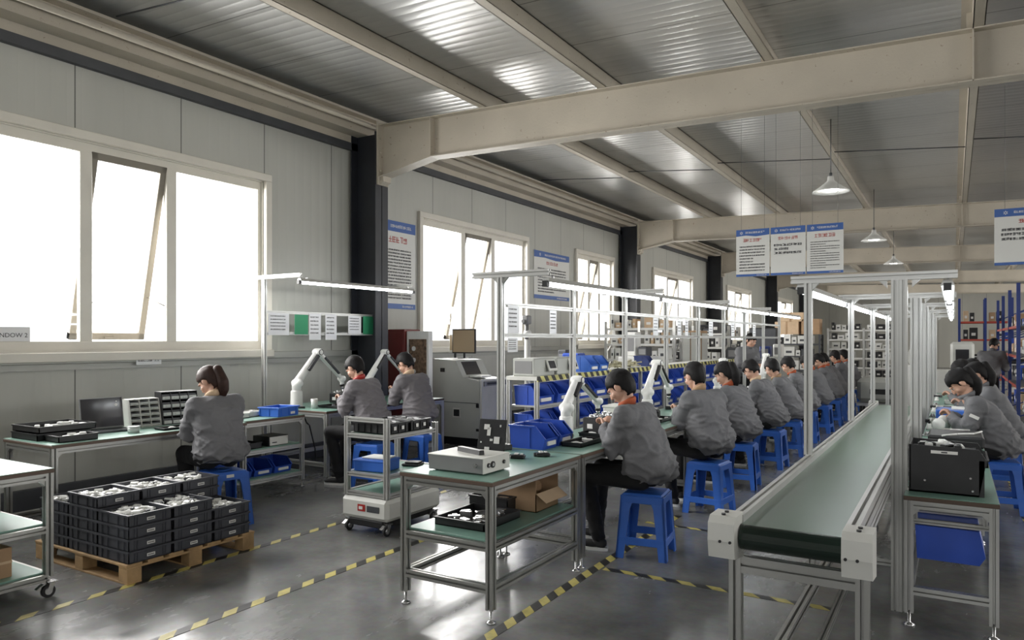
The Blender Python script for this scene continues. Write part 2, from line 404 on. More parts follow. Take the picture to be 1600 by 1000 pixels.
mb = MB(); mb.box(-7.4, -7.33, YB, YF, 4.30, 4.40); struct('trim_3', mb, 'dark_grey')

def window(n, y0, y1, z0, z1):
    t = bpy.data.objects.new('window_%d' % n, None); C.objects.link(t); t['kind'] = 'structure'; t.location = (WX, y0, z0)
    L, H = y1 - y0, z1 - z0
    mb = MB(); s = .09                                 # surround standing proud of the wall
    mb.box(0, .06, -s, L + s, H, H + s, b=.006); mb.box(0, .06, -s, 0, -s, H, b=.006); mb.box(0, .06, L, L + s, -s, H, b=.006); mb.box(0, .1, -s, L + s, -s, 0, b=.006)
    mb.box(-.12, 0, 0, L, -.01, .015); mb.box(-.12, 0, -.01, .012, 0, H); mb.box(-.12, 0, L - .012, L + .01, 0, H); mb.box(-.12, 0, 0, L, H - .012, H + .01)
    mb.build('window_surround', 'frame_win', t)
    mb = MB(); f = .11; x0, x1 = -.09, -.03
    k = 3 if L < 4.2 else 4
    cuts = [0, L * .37, L * .66, L] if k == 3 else [0, 1.4, 2.79, 3.72, L]
    mb.box(x0, x1, 0, L, 0, f, b=.006); mb.box(x0, x1, 0, L, H - f, H, b=.006)
    for c in cuts:
        mb.box(x0 + .001, x1 + .002, max(0, c - f * .55), min(L, c + f * .55) + (f * .4 if c == 0 else 0), f * .9, H - f * .9, b=.004)
    mb.build('window_frame', 'frame_win', t)
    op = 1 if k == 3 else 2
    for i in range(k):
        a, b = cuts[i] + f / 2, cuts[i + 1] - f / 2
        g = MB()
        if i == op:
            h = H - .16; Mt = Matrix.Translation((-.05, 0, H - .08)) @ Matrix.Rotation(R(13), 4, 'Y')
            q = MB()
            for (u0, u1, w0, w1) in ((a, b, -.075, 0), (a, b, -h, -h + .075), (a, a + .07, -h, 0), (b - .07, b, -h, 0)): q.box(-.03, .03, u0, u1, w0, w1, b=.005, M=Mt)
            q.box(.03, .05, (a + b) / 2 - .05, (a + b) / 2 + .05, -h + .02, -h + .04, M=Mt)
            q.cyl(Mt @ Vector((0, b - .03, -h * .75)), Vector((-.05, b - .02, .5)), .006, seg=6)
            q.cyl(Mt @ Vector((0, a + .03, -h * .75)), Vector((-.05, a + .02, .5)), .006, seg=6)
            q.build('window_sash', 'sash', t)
            g.box(-.004, .004, a + .06, b - .06, -h + .06, -.06, M=Mt)
        else: g.box(-.064, -.056, a, b, f, H - f)
        g.build('pane', 'glass', t)
for i, wd in enumerate(WINS): window(i + 1, *wd)

COLS = [7.64, 17.4, 25.2, 34.5, 43.0]
def column(y):
    mb = MB(); x0, x1, f = WX + .05, -6.88, .26
    mb.box(x0, x0 + .02, y, y + f, 0, 4.5); mb.box(x1 - .02, x1, y, y + f, 0, 4.5); mb.box(x0, x1, y + f / 2 - .006, y + f / 2 + .006, 0, 4.5)
    mb.box(x0 - .04, x1 + .05, y - .05, y + f + .05, 0, .025)
    struct('column', mb, 'column')
def beam(y, name='roof_beam'):
    mb = MB(); yc = y + .13; t = .012; xs = [-6.86, -5.95, XR]
    top = lambda x: roofz(x) - .25; bot = lambda x: (3.86 if x < -6.5 else 4.03 - .02 * (x + 5.95))
    hw = .1
    for a, b in zip(xs[:-1], xs[1:]):
        za, zb, ua, ub = bot(a), bot(b), top(a), top(b)
        mb.prism([(a, za), (b, zb), (b, ub), (a, ua)], yc - .005, yc + .005, 'y')
        mb.prism([(a, za), (b, zb), (b, zb + t), (a, za + t)], yc - hw, yc + hw, 'y')
        mb.prism([(a, ua - t), (b, ub - t), (b, ub), (a, ua)], yc - hw, yc + hw, 'y')
    for x in (-5.95, .15, 4.0): mb.box(x - .006, x + .006, yc - hw, yc + hw, bot(x), top(x))
    mb.box(-6.88, -6.85, yc - .11, yc + .11, 3.76, roofz(-6.9) - .2)
    mb.prism([(-6.86, 3.76), (-6.78, 3.8), (-6.78, 3.88), (-6.86, 3.88)], yc - .08, yc + .08, 'y')
    for z in (3.82, 3.95, 4.2, 4.4):
        for s in (-.07, .07): mb.cyl((-6.85, yc + s, z), (-6.82, yc + s, z), .014, seg=6)
    struct(name, mb, 'cream_paint')
for y in COLS: column(y); beam(y)
beam(-3.0)
PUR = [-5.15, -3.5, -1.65, .15, 1.95, 3.75, 5.55, 7.35]
for x in PUR:
    mb = MB(); z0, z1 = roofz(x) - .25, roofz(x)
    mb.box(x - .004, x + .004, YB, YF, z0, z1); mb.box(x - .004, x + .09, YB, YF, z0, z0 + .008); mb.box(x - .09, x + .004, YB, YF, z1 - .012, z1 - .002)
    mb.box(x + .082, x + .09, YB, YF, z0, z0 + .025)
    for y in COLS: mb.box(x - .05, x - .004, y + .09, y + .17, z0, z0 + .16)
    struct('purlin', mb, 'cream_paint')
for y in (4.05, 12.6, 21.3, 29.8):                     # thin tie rods between purlins
    mb = MB(); xs = [-7.0] + PUR
    for a, b in zip(xs[:-1], xs[1:]): mb.cyl((a, y, roofz(a) - .09), (b, y, roofz(b) - .2), .008, seg=6)
    struct('tie_rod', mb, 'dark_grey')

# hazard tape on the floor
def tape(x0, x1, y0, y1, m):
    mb = MB(); mb.box(x0, x1, y0, y1, 0, .002); o = mb.build('floor_tape', m); return o
tag(tape(-4.60, -4.54, .5, 14, 'tape_y'), 'yellow and black floor tape running under the pallet and past the cart', 'floor tape')
tag(tape(-3.65, -3.58, .5, 4.6, 'tape_y'), 'yellow and black floor tape between the pallet and the test bench', 'floor tape')
tag(tape(-2.17, -2.10, 1.5, 6.4, 'tape_y'), 'yellow and black floor tape beside the shelved test bench leading under the stool', 'floor tape')
tag(tape(-2.08, -.6, 4.62, 4.68, 'tape_x'), 'yellow and black floor tape crossing under the near end of the conveyor', 'floor tape')
tag(tape(-2.3, -1.1, 6.0, 6.05, 'tape_x'), 'thin floor tape crossing between the first two stools', 'floor tape')
tag(tape(.52, .6, 4.0, 24, 'tape_y'), 'yellow and black floor tape along the right-hand aisle', 'floor tape')
# ------------------------------------------------------------------ people
def fold(me, amp, seed, zlo, zhi):
    """soft cloth folds: displaced along the normals, denser towards the hem"""
    vs = me.vertices; ns = [v.normal.copy() for v in vs]; d = []
    for v in vs:
        p = v.co; low = max(0, min(1, (zhi - p.z) / (zhi - zlo)))
        wp = noise.noise(Vector((p.x * 3, p.y * 3, p.z * 3 + seed))) * .22
        n1 = noise.noise(Vector((p.x * 4.5 + seed + p.z * 5, p.y * 4.5, (p.z + wp) * 13)))
        n2 = noise.noise(Vector((p.x * 5 - p.z * 6, p.y * 5 + seed, (p.z - wp) * 9 + 5)))
        r1 = max(0, 1 - abs(n1) * 4.2); r2 = max(0, 1 - abs(n2) * 4.5)
        d.append(amp * ((r1 * r1 * 1.1 + r2 * r2 * .8) * (.25 + .85 * low) - .3 * low))
    for v, n, q in zip(vs, ns, d): v.co = v.co + n * q
    bm = bmesh.new(); bm.from_mesh(me); bmesh.ops.smooth_vert(bm, verts=bm.verts, factor=.4, use_axis_x=True, use_axis_y=True, use_axis_z=True); bm.to_mesh(me); bm.free()
def person(label, x, y, rz, group, seed=0, female=False, pitch=38, yaw=0, lean=0.0, stand=False, collar='orange', hair='hair', jac='jacket',
           near=True, reach=.42, raise_=.0, sole='white', hands_up=0.0, scale=1.0, wide=1.0, patch=False):
    t = thing('person', label, 'person', (x, y, 0), rz, group); t.scale = (scale,) * 3
    vs = .0125 if near else .017
    dz = (.40 if stand else 0) + raise_
    hz = .585 + dz
    L = lean
    chest = Vector((0, .07 + L * .5, hz + .33)); neck = Vector((0, .13 + L, hz + .49 - L * .12)); up = Vector((0, .08 + L * .85, hz + .43 - L * .08))
    W = (.195 if not female else .172) * wide
    sh = [Vector((s * W, .08 + L * .8, hz + .425 - L * .1)) for s in (-1, 1)]
    hand = [Vector((s * (.055 + .02 * s), reach + .0, .9 + dz * (.6 if stand else 1) + hands_up)) for s in (-1, 1)]
    elb = []
    for i, s in enumerate((-1, 1)):
        a, b = sh[i], hand[i]; mid = (a + b) / 2; d = (b - a).length; k = math.sqrt(max(.0004, .275 ** 2 - (d / 2) ** 2))
        dr = Vector((s * .5, -.35, -.9)); ax = (b - a).normalized(); dr = (dr - ax * dr.dot(ax)).normalized(); elb.append(mid + dr * k)
    hd = neck + Vector((0, .055 + .03 * L, .125))
    HM = Matrix.Translation(hd) @ Matrix.Rotation(R(yaw), 4, 'Z') @ Matrix.Rotation(R(-pitch), 4, 'X') @ Matrix.Scale(1.07, 4)
    RX = HM.to_3x3().to_4x4(); YW = Matrix.Rotation(R(yaw), 4, 'Z')
    def B(p): return hd + YW @ Vector(p)
    def H(p): return HM @ Vector(p)
    if stand:
        hip = [Vector((s * .09, 0, hz + .0)) for s in (-1, 1)]; knee = [Vector((s * .1, .03, .50)) for s in (-1, 1)]; ank = [Vector((s * .11, -.02, .09)) for s in (-1, 1)]
    else:
        sp = .11 if female else .14
        hip = [Vector((s * .09, .03, .575)) for s in (-1, 1)]; knee = [Vector((s * sp, .47, .575)) for s in (-1, 1)]; ank = [Vector((s * sp * .9, .45 + (.06 if s > 0 else -.09), .10)) for s in (-1, 1)]
    # body: head, neck, trunk, arms, hands, legs as one skin mesh
    mb = MB()
    head = [('e', H((0, -.012, .035)), (.074, .093, .082), RX), ('e', H((0, .025, -.025)), (.061, .068, .078), RX), ('e', H((0, .045, -.078)), (.036, .038, .03), RX),
            ('e', H((0, .095, -.018)), (.010, .016, .024), RX), ('e', H((0, .103, -.032)), (.015, .012, .009), RX), ('e', H((0, .083, .022)), (.048, .014, .012), RX),
            ('e', H((0, .086, -.062)), (.022, .012, .009), RX), ('c', H((0, -.02, -.05)), neck + Vector((0, -.01, -.04)), .047, .054)]
    for s in (-1, 1):
        head.append(('e', H((s * .077, -.008, -.008)), (.012, .024, .036), RX @ Matrix.Rotation(R(-s * 20), 4, 'Z')))
        head.append(('e', H((s * .045, .06, -.03)), (.018, .02, .02), RX))
    mesh_into(mb, blob(head, .0065 if near else .009, 2))
    body = [('t', [((0, 0, hz - .06), .13, .09), ((0, 0, hz), .14, .1), (chest * .5 + Vector((0, 0, hz * .5)), .125, .09), (tuple(chest), .15, .1), (tuple(up), .13, .075), (tuple(neck), .06, .06)])]
    for i in (0, 1):
        body += [('c', sh[i], elb[i], .045, .038), ('c', elb[i], hand[i] - (hand[i] - elb[i]).normalized() * .07, .037, .027), ('c', up, sh[i], .055, .045),
                 ('c', hip[i], knee[i], .075, .055), ('c', knee[i], ank[i], .05, .036)]
    mesh_into(mb, blob(body, .02, 2))
    for i, s in enumerate((-1, 1)):               # hands: palm, four bent fingers, thumb from the side of the palm
        f = (hand[i] - elb[i]).normalized(); side = Vector((-s, .2, 0)); side = (side - f * side.dot(f)).normalized(); dn = f.cross(side) * 1.0
        if dn.z > 0: dn = -dn
        w0 = hand[i] - f * .07; pc = hand[i] - f * .01
        pr = [('c', w0 - f * .05, w0, .028, .025)]
        for q in range(4):
            o = side * (.028 - q * .0185); pr.append(('c', w0 + o * .6 + f * .01, pc + o, .014, .012))
            l = (.030, .034, .032, .025)[q]; b = pc + o + f * .008; m1 = b + (f * .85 + dn * .5) * l; m2 = m1 + (f * .35 + dn * .95) * l * .8; m3 = m2 + (dn * .9 - f * .25) * l * .6
            pr += [('c', b, m1, .0092, .0085), ('c', m1, m2, .0085, .008), ('c', m2, m3, .008, .007)]
        tb = w0 + side * .022 + f * .018; t1 = tb + side * .022 + f * .024 + dn * .008; t2 = t1 + f * .022 + dn * .018 - side * .003
        pr += [('c', tb, t1, .0125, .0105), ('c', t1, t2, .010, .008)]
        mesh_into(mb, blob(pr, .0042 if near else .006, 1))
    for s in (-1, 1):
        for v in ((.0085, 1), (.006, 2)): 
            t_ = MB(); t_.ball((0, 0, 0), v[0], seg=8); c = H((s * .029, .0775 + (.0045 if v[1] == 2 else 0), .002)); mb.add([c + Vector(q) for q in t_.v], t_.f, v[1], True)
    t_ = MB(); t_.ball((0, 0, 0), (.02, .006, .004), seg=8); mb.add([HM @ (Vector((0, .0955, -.06)) + Vector(q)) for q in t_.v], t_.f, 3, True)
    raw('body', mb, ['skin', 'white', 'black', 'red_ink'], t)
    # hair
    hb = MB(); hs = MB(); seg = 34; rings = 22
    for j in range(rings + 1):
        th = math.pi * j / rings
        for i in range(seg):
            q = 2 * math.pi * i / seg; d = Vector((math.sin(th) * math.cos(q), math.sin(th) * math.sin(q), math.cos(th)))
            P = Vector((d.x * .086, d.y * .106 - .014, d.z * (.097 if d.z > 0 else .15) + .034))
            # hairline: face, ears and nape stay free
            k = 1.0
            zl = .040 + .012 * math.sin(q * 9 + seed) if P.y > .05 else (.04 - (.05 - P.y) * 1.6 if P.y > .012 else (-.02 if P.y > -.02 else -.092))
            if abs(P.x) > .05 and -.03 < P.y < .008: zl = .012
            if abs(P.x) > .05 and .008 < P.y < .03: zl = min(zl, -.022)
            if P.z < zl: k = max(.6, 1 - (zl - P.z) * 22)
            nz = noise.noise(Vector((d.x * 5 + seed, d.y * 5, d.z * 5))) * .05 + noise.noise(Vector((d.x * 16, d.y * 16, d.z * 9 + seed))) * .035
            c0 = Vector((0, -.01, .03)); P = c0 + (P - c0) * k * (1 + (nz if k > .98 else 0)); hs.v.append(tuple(HM @ P))
    for j in range(rings):
        for i in range(seg): hs.f.append([j * seg + i, j * seg + (i + 1) % seg, (j + 1) * seg + (i + 1) % seg, (j + 1) * seg + i]); hs.mi.append(0); hs.sm.append(True)
    if female:
        pts = [H((0, -.095, .045)), H((0, -.12, .03)), B((0, -.135, -.0)), B((.01, -.135, -.07)), B((.015, -.125, -.15))]
        if female == 'long': pts += [B((.015, -.16, -.24))]
        rr = [.026, .044, .052, .048, .02, .01]
        mesh_into(hs, blob([('c', a, b, rr[k], rr[k + 1]) for k, (a, b) in enumerate(zip(pts[:-1], pts[1:]))], .009, 2))
    h = raw('hair', hs, [hair], t)
    if female:
        q = MB(); q.lathe([(.02, -.008), (.028, -.006), (.028, .006), (.02, .008)], seg=12, M=Matrix.Translation(H((0, -.105, .048))) @ RX @ Matrix.Rotation(R(80), 4, 'X'))
        raw('hair_tie', q, ['off_white'], h)
    # jacket
    rx = .18 * wide if not female else .168 * wide
    jk = [('t', [((0, .0, hz - .075), rx * .86, .135), ((0, .0, hz - .045), rx * .9, .145), ((0, -.01, hz - .018), rx * 1.12, .185), ((0, -.005, hz + .06), rx * 1.15, .182), ((0, .02 + L * .2, hz + .17), rx * 1.08, .158),
                 ((0, .045 + L * .45, hz + .28), rx * 1.12, .15), ((0, .065 + L * .65, hz + .38), rx * 1.08, .135), ((0, .085 + L * .8, hz + .445 - L * .06), rx * .78, .095), ((0, .11 + L * .95, hz + .49 - L * .1), .078, .07)])]
    for i, s in enumerate((-1, 1)):
        a, b, c = sh[i], elb[i], hand[i] - (hand[i] - elb[i]).normalized() * .085
        jk += [('c', a + Vector((-s * .01, 0, -.012)), b, .076, .068), ('c', b, c, .068, .048), ('c', neck + Vector((s * .035, -.03, -.055)), a + Vector((-s * .012, 0, -.004)), .052, .078), ('c', up + Vector((s * .03, -.02, -.03)), a + Vector((-s * .02, -.02, -.03)), .08, .08), ('e', b + Vector((0, -.01, -.01)), (.070, .070, .070)), ('c', c, c + (c - b).normalized() * .012, .046, .046)]
        jk += [('c', b.lerp(c, .55), b.lerp(c, .7), 0.062, .056)]
    me = blob(jk, vs, 3, .5); fold(me, .024 if near else .018, seed * 3.7, hz, hz + .5)
    jm = MB(); mesh_into(jm, me); j_ = raw('jacket', jm, [jac], t)
    if near:
        for i in (0, 1):
            q = MB(); c = hand[i] - (hand[i] - elb[i]).normalized() * .08; d = (hand[i] - elb[i]).normalized(); q.cyl(c, c + d * .022, .04, .037, seg=14)
            raw('cuff', q, ['orange' if collar == 'orange' else jac], j_)
    if patch:
        c = sh[0].lerp(elb[0], .42) + Vector((-.082, -.01, .0)); q = MB(); q.box(-.004, .004, -.04, .04, -.015, .015, 0, .003, Matrix.Translation(c) @ Matrix.Rotation(R(25), 4, 'X')); raw('sleeve_patch', q, ['label_white'], j_)
    # collar
    cm = MB(); pts = 20; prof = [(0, -.025), (.006, .012), (-.003, .03), (-.012, .018), (-.012, -.02)]
    cv = []
    for i in range(pts):
        q = 2 * math.pi * i / pts; r_ = Vector((math.cos(q) * .062, math.sin(q) * .064, 0)); bk = max(0, -math.sin(q))
        for a, b in prof: cv.append(neck + Vector((0, .0, .005)) + r_ * (1 + a / .07) + Vector((0, 0, b * (.7 + .5 * bk) - .022 * math.sin(q))))
    n = len(prof); cm.add(cv, [[i * n + j, ((i + 1) % pts) * n + j, ((i + 1) % pts) * n + (j + 1) % n, i * n + (j + 1) % n] for i in range(pts) for j in range(n)], 0, True)
    raw('collar', cm, [collar], t)
    # trousers
    tr = [('e', (0, .01, hz - .02), (.15, .12, .08))]
    for i in (0, 1): tr += [('c', hip[i], knee[i], .093, .076), ('c', knee[i], ank[i] + Vector((0, 0, .01)), .073, .056)]
    me = blob(tr, .014 if near else .02, 3); fold(me, .009, seed, .1, .6); tm = MB(); mesh_into(tm, me); raw('trousers', tm, ['trousers'], t)
    for i, s in enumerate((-1, 1)):
        a = ank[i]; sm = MB(); M = Matrix.Translation((a.x, a.y, 0)) @ Matrix.Rotation(R(-s * 8), 4, 'Z')
        mesh_into(sm, blob([('e', (0, -.02, .055), (.036, .05, .045)), ('e', (0, .07, .042), (.042, .09, .032)), ('e', (0, .13, .035), (.044, .055, .024)), ('c', (0, 0, .06), (0, 0, .1), .035, .036)], .009, 2), M=M)
        o = raw('shoe', sm, ['black_matte'], t)
        q = MB(); out = []
        for k in range(20):
            g = 2 * math.pi * k / 20; out.append((math.cos(g) * (.047 if math.sin(g) > 0 else .04), .055 + math.sin(g) * .135))
        q.prism(out, .0, .024, 'z'); q.v = [tuple(M @ Vector(v)) for v in q.v]; raw('sole', q, [sole], o)
    return t
WK = 'seated workers along the left side of the long line'
PEOPLE_Y = [5.15, 6.72, 8.05, 9.45, 10.6, 12.1, 13.45, 14.7, 15.7, 16.8, 17.9]
LINE = [
 ('man in grey jacket with wide orange collar, first at the line, white-soled black shoes', dict(pitch=38, yaw=4, lean=.05, raise_=.04, collar='orange', reach=.36, hands_up=.03, wide=1.05)),
 ('black-haired man in grey jacket on the second blue stool of the line', dict(pitch=26, yaw=-6, lean=.02, raise_=.05, reach=.40, collar='card', wide=1.06)),
 ('woman with black ponytail in grey jacket on the third stool of the line', dict(female=True, pitch=34, yaw=2, lean=.04, raise_=.02, reach=.39)),
 ('man bowing his head low on the fourth stool of the line', dict(pitch=52, yaw=-22, lean=.08, raise_=.02, reach=.40, collar='card_pale')),
 ('man in grey jacket on the fifth stool, face turned towards the aisle', dict(pitch=40, yaw=-38, lean=.07, reach=.42, collar='card')),
 ('man on the sixth stool just left of the first light-frame post', dict(pitch=40, yaw=-30, lean=.1, raise_=.0, reach=.42)),
 ('worker on the seventh stool, mostly behind the first light-frame post', dict(pitch=42, lean=.05, reach=.42)),
 ('round-backed worker seen just right of the first light-frame post', dict(pitch=50, lean=.08, reach=.42)),
 ('worker second to the right of the first light-frame post', dict(pitch=46, yaw=-8, lean=.1, reach=.42)),
 ('far worker on the line, third to the right of the first post', dict(pitch=30, yaw=-30, lean=.04, raise_=.03, reach=.42)),
 ('farthest seated worker on the line beside the second post', dict(pitch=25, yaw=-30, lean=.02, raise_=.03, reach=.42)),
]
for k, (lb, kw) in enumerate(LINE):
    person(lb, -1.94 + .02 * math.sin(k * 2.1), PEOPLE_Y[k], R((86, 66, 76, 84, 90, 92, 88, 80, 84, 92, 92)[k]), WK, seed=k + 1, near=k < 6, **kw)
person('woman with brown ponytail in grey jacket at the bench under the large window', -5.42, 4.05, R(90 - 11), 'workers at the window benches', seed=21, female=True, hair='hair_brown', pitch=38, yaw=26, lean=.02, reach=.38, collar='card_pale', raise_=.03, wide=1.12, jac='jacket')
person('short-haired man with red collar working at the robot bench behind the cart', -5.42, 5.98, R(90 + 6), 'workers at the window benches', seed=22, pitch=38, yaw=-4, lean=.06, reach=.42, collar='red', jac='jacket_b', raise_=.09, hands_up=-.02)
person('man leaning over the robot bench beside the grey machine, head bowed', -5.46, 6.85, R(90 - 4), 'workers at the window benches', seed=23, pitch=46, yaw=4, lean=.06, reach=.42, collar='card_pale', jac='jacket_b', raise_=.11)
WR = 'workers at the right-hand line'
person('woman with long black ponytail and white sleeve patch at the right-hand tables', .37, 8.15, R(90), WR, seed=31, female='long', patch=True, pitch=50, yaw=6, lean=.13, reach=.42, collar='jacket', near=True, raise_=.0)
person('dark-haired worker directly behind the ponytailed woman on the right', .46, 9.45, R(90), WR, seed=32, female=True, pitch=40, lean=.06, reach=.42, collar='jacket', near=False, raise_=.02)
person('worker with white headband at the right-hand tables, third from the near end', .36, 10.7, R(90), WR, seed=33, pitch=48, lean=.08, reach=.42, collar='jacket', near=False, raise_=.02)
person('dark-haired worker beside the far end of the right-hand tables', .46, 11.9, R(88), WR, seed=34, pitch=36, lean=.05, reach=.42, collar='jacket', near=False)
person('standing worker in grey bending towards the blue racks in the aisle', .60, 17.5, R(-20), 'standing workers', seed=41, pitch=55, lean=.12, stand=True, collar='jacket', near=False, reach=.42, raise_=-.1)
person('worker standing behind the line facing the camera side, only head visible', -3.45, 14.2, R(-125), 'standing workers', seed=42, pitch=22, lean=.03, stand=True, collar='jacket', near=False, raise_=-.02)
# ------------------------------------------------------------------ stools
def make_stool():
    t = thing('stool', 'x', 'stool', (0, 0, 0))
    mb = MB(); mb.box(-.15, .15, -.15, .15, .435, .47, b=.012)
    for s in (-1, 1):
        mb.box(-.152, .152, s * .152 - .008, s * .152 + .008, .40, .455, b=.004); mb.box(s * .152 - .008, s * .152 + .008, -.152, .152, .40, .455, b=.004)
    mb.cyl((0, 0, .468), (0, 0, .4725), .05, seg=16); mb.build('seat', 'blue_stool', t)
    for sx in (-1, 1):
        for sy in (-1, 1):
            q = MB()
            def leg(w0, w1, ax):
                p = []
                for (z, o, w_) in ((.455, .156, w0), (.36, .162, w0 * .72), (.0, .188, w1)):
                    p.append((z, o, w_))
                for (za, oa, wa), (zb, ob, wb) in zip(p[:-1], p[1:]):
                    vs = []
                    for (z, o, w_) in ((za, oa, wa), (zb, ob, wb)):
                        for (u, v) in ((0, 0), (w_, 0), (w_, .014), (0, .014)):
                            xx, yy = (o - u, o - v) if ax == 'x' else (o - v, o - u)
                            vs.append((sx * xx, sy * yy, z))
                    q.add(vs, [[0, 1, 5, 4], [1, 2, 6, 5], [2, 3, 7, 6], [3, 0, 4, 7], [0, 3, 2, 1], [4, 5, 6, 7]])
            leg(.105, .058, 'x'); leg(.105, .058, 'y'); q.build('leg', 'blue_stool', t)
    q = MB()
    for s in (-1, 1):
        q.box(-.168, .168, s * .172 - .007, s * .172 + .007, .10, .155, b=.003); q.box(s * .172 - .007, s * .172 + .007, -.168, .168, .10, .155, b=.003)
    q.build('stretcher', 'blue_stool', t)
    return t
stool0 = make_stool(); first = [True]
def stool(x, y, rz, label, group, sticker=False):
    if first[0]: o = stool0; first[0] = False; o.location = (x, y, 0); o.rotation_euler = (0, 0, rz); o['label'] = label; o['group'] = group
    else: o = dup(stool0, (x, y, 0), rz, label, group)
    if sticker:
        q = MB(); q.box(.155, .1635, -.045, .02, .425, .45); q.build('sticker', 'label_white', o)
    return o
ords = ['first', 'second', 'third', 'fourth', 'fifth', 'sixth', 'seventh', 'eighth', 'ninth', 'tenth', 'eleventh']
for k, y in enumerate(PEOPLE_Y):
    stool(-1.96 + .02 * math.sin(k * 2.1), y, R((8, -5, 4, -3, 6, 2, -4, 3, 5, 0, 2)[k]), 'blue plastic stool under the %s worker of the line, counted from the camera' % ords[k], 'blue stools along the line')
stool(-5.4, 4.06, R(-12), 'blue plastic stool with white sticker under the woman by the window', 'blue stools at the window benches', True)
stool(-5.4, 5.98, R(5), 'blue plastic stool seen through the wheeled cart', 'blue stools at the window benches')
stool(-5.42, 6.85, R(-3), 'blue plastic stool beside the grey machine, behind the cart', 'blue stools at the window benches')
stool(.37, 8.15, R(4), 'blue plastic stool under the ponytailed woman on the right', 'blue stools on the right')
stool(.46, 9.45, R(-4), 'blue plastic stool hidden behind the ponytailed woman on the right', 'blue stools on the right')
stool(.36, 10.7, R(0), 'blue plastic stool third from the near end on the right', 'blue stools on the right')
stool(.46, 11.9, R(0), 'blue plastic stool farthest back on the right', 'blue stools on the right')
# ------------------------------------------------------------------ furniture of slotted aluminium profile
def foot_mb(x, y, h=.09):
    q = MB(); q.lathe([(0, 0), (.028, 0), (.03, .006), (.014, .014), (.008, .02), (.008, h), (0, h)], (x, y, 0), 12); return q
def caster(parent, x, y, r=.04):
    q = MB(); q.cyl((x - .012, y, r), (x + .012, y, r), r, seg=18); w_ = q.build('wheel', 'black', parent)
    q = MB(); q.cyl((x - .014, y, r), (x + .014, y, r), r * .55, seg=14); q.bar((x - .018, y, r), (x - .018, y + .02, r * 2.3), .006, .03); q.bar((x + .018, y, r), (x + .018, y + .02, r * 2.3), .006, .03); q.box(x - .03, x + .03, y - .01, y + .045, r * 2.3, r * 2.3 + .006)
    q.bar((x, y - .03, r * 2.2), (x, y - .07, r * 1.6), .03, .006); q.build('fork', 'steel', w_)
def table(label, x0, x1, y0, y1, h=.8, shelves=(), low=(.19,), casters=False, group=None, m='alu', w_=.045, lowsides=(0, 1, 2, 3), name='workbench', cat='workbench', back_up=0, top='esd'):
    cx, cy = (x0 + x1) / 2, (y0 + y1) / 2; t = thing(name, label, cat, (cx, cy, 0), 0, group); a, b = (x1 - x0) / 2, (y1 - y0) / 2
    base = .13 if casters else .075
    q = MB(); q.box(-a, a, -b, b, h - .028, h - .004, 0, .003); q.box(-a + .003, a - .003, -b + .003, b - .003, h - .004, h, 1); q.build('tabletop', ['edge_brown', top], t)
    lx, ly = a - w_ / 2 - .004, b - w_ / 2 - .004
    for sx in (-1, 1):
        for sy in (-1, 1):
            q = MB(); q.ext((sx * lx, sy * ly, base), (sx * lx, sy * ly, h - .028), w_); l = q.build('leg', m, t)
            if casters: caster(l, sx * lx, sy * ly)
            else: foot_mb(sx * lx, sy * ly, base + .01).build('foot', 'steel', l)
    def ring(z, nm, sides=(0, 1, 2, 3)):
        q = MB(); e = w_ / 2
        if 0 in sides: q.ext((-lx + e, -ly, z), (lx - e, -ly, z), w_)
        if 1 in sides: q.ext((-lx + e, ly, z), (lx - e, ly, z), w_)
        if 2 in sides: q.ext((-lx, -ly + e, z), (-lx, ly - e, z), w_)
        if 3 in sides: q.ext((lx, -ly + e, z), (lx, ly - e, z), w_)
        q.build(nm, m, t)
    ring(h - .028 - w_ / 2, 'top_rail')
    for sx in (-1, 1):                                  # corner brackets
        for sy in (-1, 1):
            z = h - .028 - w_
            q = MB(); q.prism([(sy * (ly - w_ / 2), z), (sy * (ly - w_ / 2 - .035), z), (sy * (ly - w_ / 2), z - .035)], sx * lx - .015, sx * lx + .015, 'x'); q.build('corner_bracket', m, t)
            q = MB(); q.prism([(sx * (lx - w_ / 2), z), (sx * (lx - w_ / 2 - .035), z), (sx * (lx - w_ / 2), z - .035)], sy * ly - .015, sy * ly + .015, 'y'); q.build('corner_bracket', m, t)
    for z in shelves:
        ring(z - .012 - w_ / 2, 'shelf_rail'); q = MB(); q.box(-lx + .01, lx - .01, -ly + .01, ly - .01, z - .012, z, 0, .002); q.build('shelf', top, t)
    for z in low: ring(z, 'lower_rail', lowsides)
    return t
table('aluminium test bench with green mat and lower shelf, nearest the camera in the centre', -2.87, -2.2, 3.4, 4.53, .8, (.46,), (.19,), group='benches of the long line')
LB = ['first', 'second', 'third', 'fourth', 'fifth']
for k, (a, b) in enumerate(((4.56, 6.95), (6.97, 9.5), (9.52, 12.0), (12.02, 14.5), (14.52, 18.4))):
    table('%s green-topped workbench of the long line behind the test bench' % LB[k], -2.87, -2.2, a, b, .8, (), (.19,), group='benches of the long line', lowsides=(0, 1, 2))
table('green-topped workbench under the large window holding the laptop', -6.55, -5.8, 2.86, 4.63, .8, (), (.16,), group='window benches', lowsides=(0, 1, 2))
table('narrow two-shelf bench beside the seated woman, holding blue bins below', -6.6, -6.04, 4.66, 5.58, .78, (.48, .18), (), group='window benches', m='white_alu', w_=.04)
table('robot bench with white cup between column and grey machine', -7.0, -5.92, 5.78, 7.95, .8, (), (.2,), group='window benches', m='white_alu', lowsides=(0, 1, 2))
table('green-shelved trolley on casters at the left edge of the view', -5.5, -4.77, 1.2, 2.37, .8, (.46, .16), (), casters=True, group=None, name='trolley', cat='trolley')
RB = ['nearest', 'second', 'third', 'fourth']
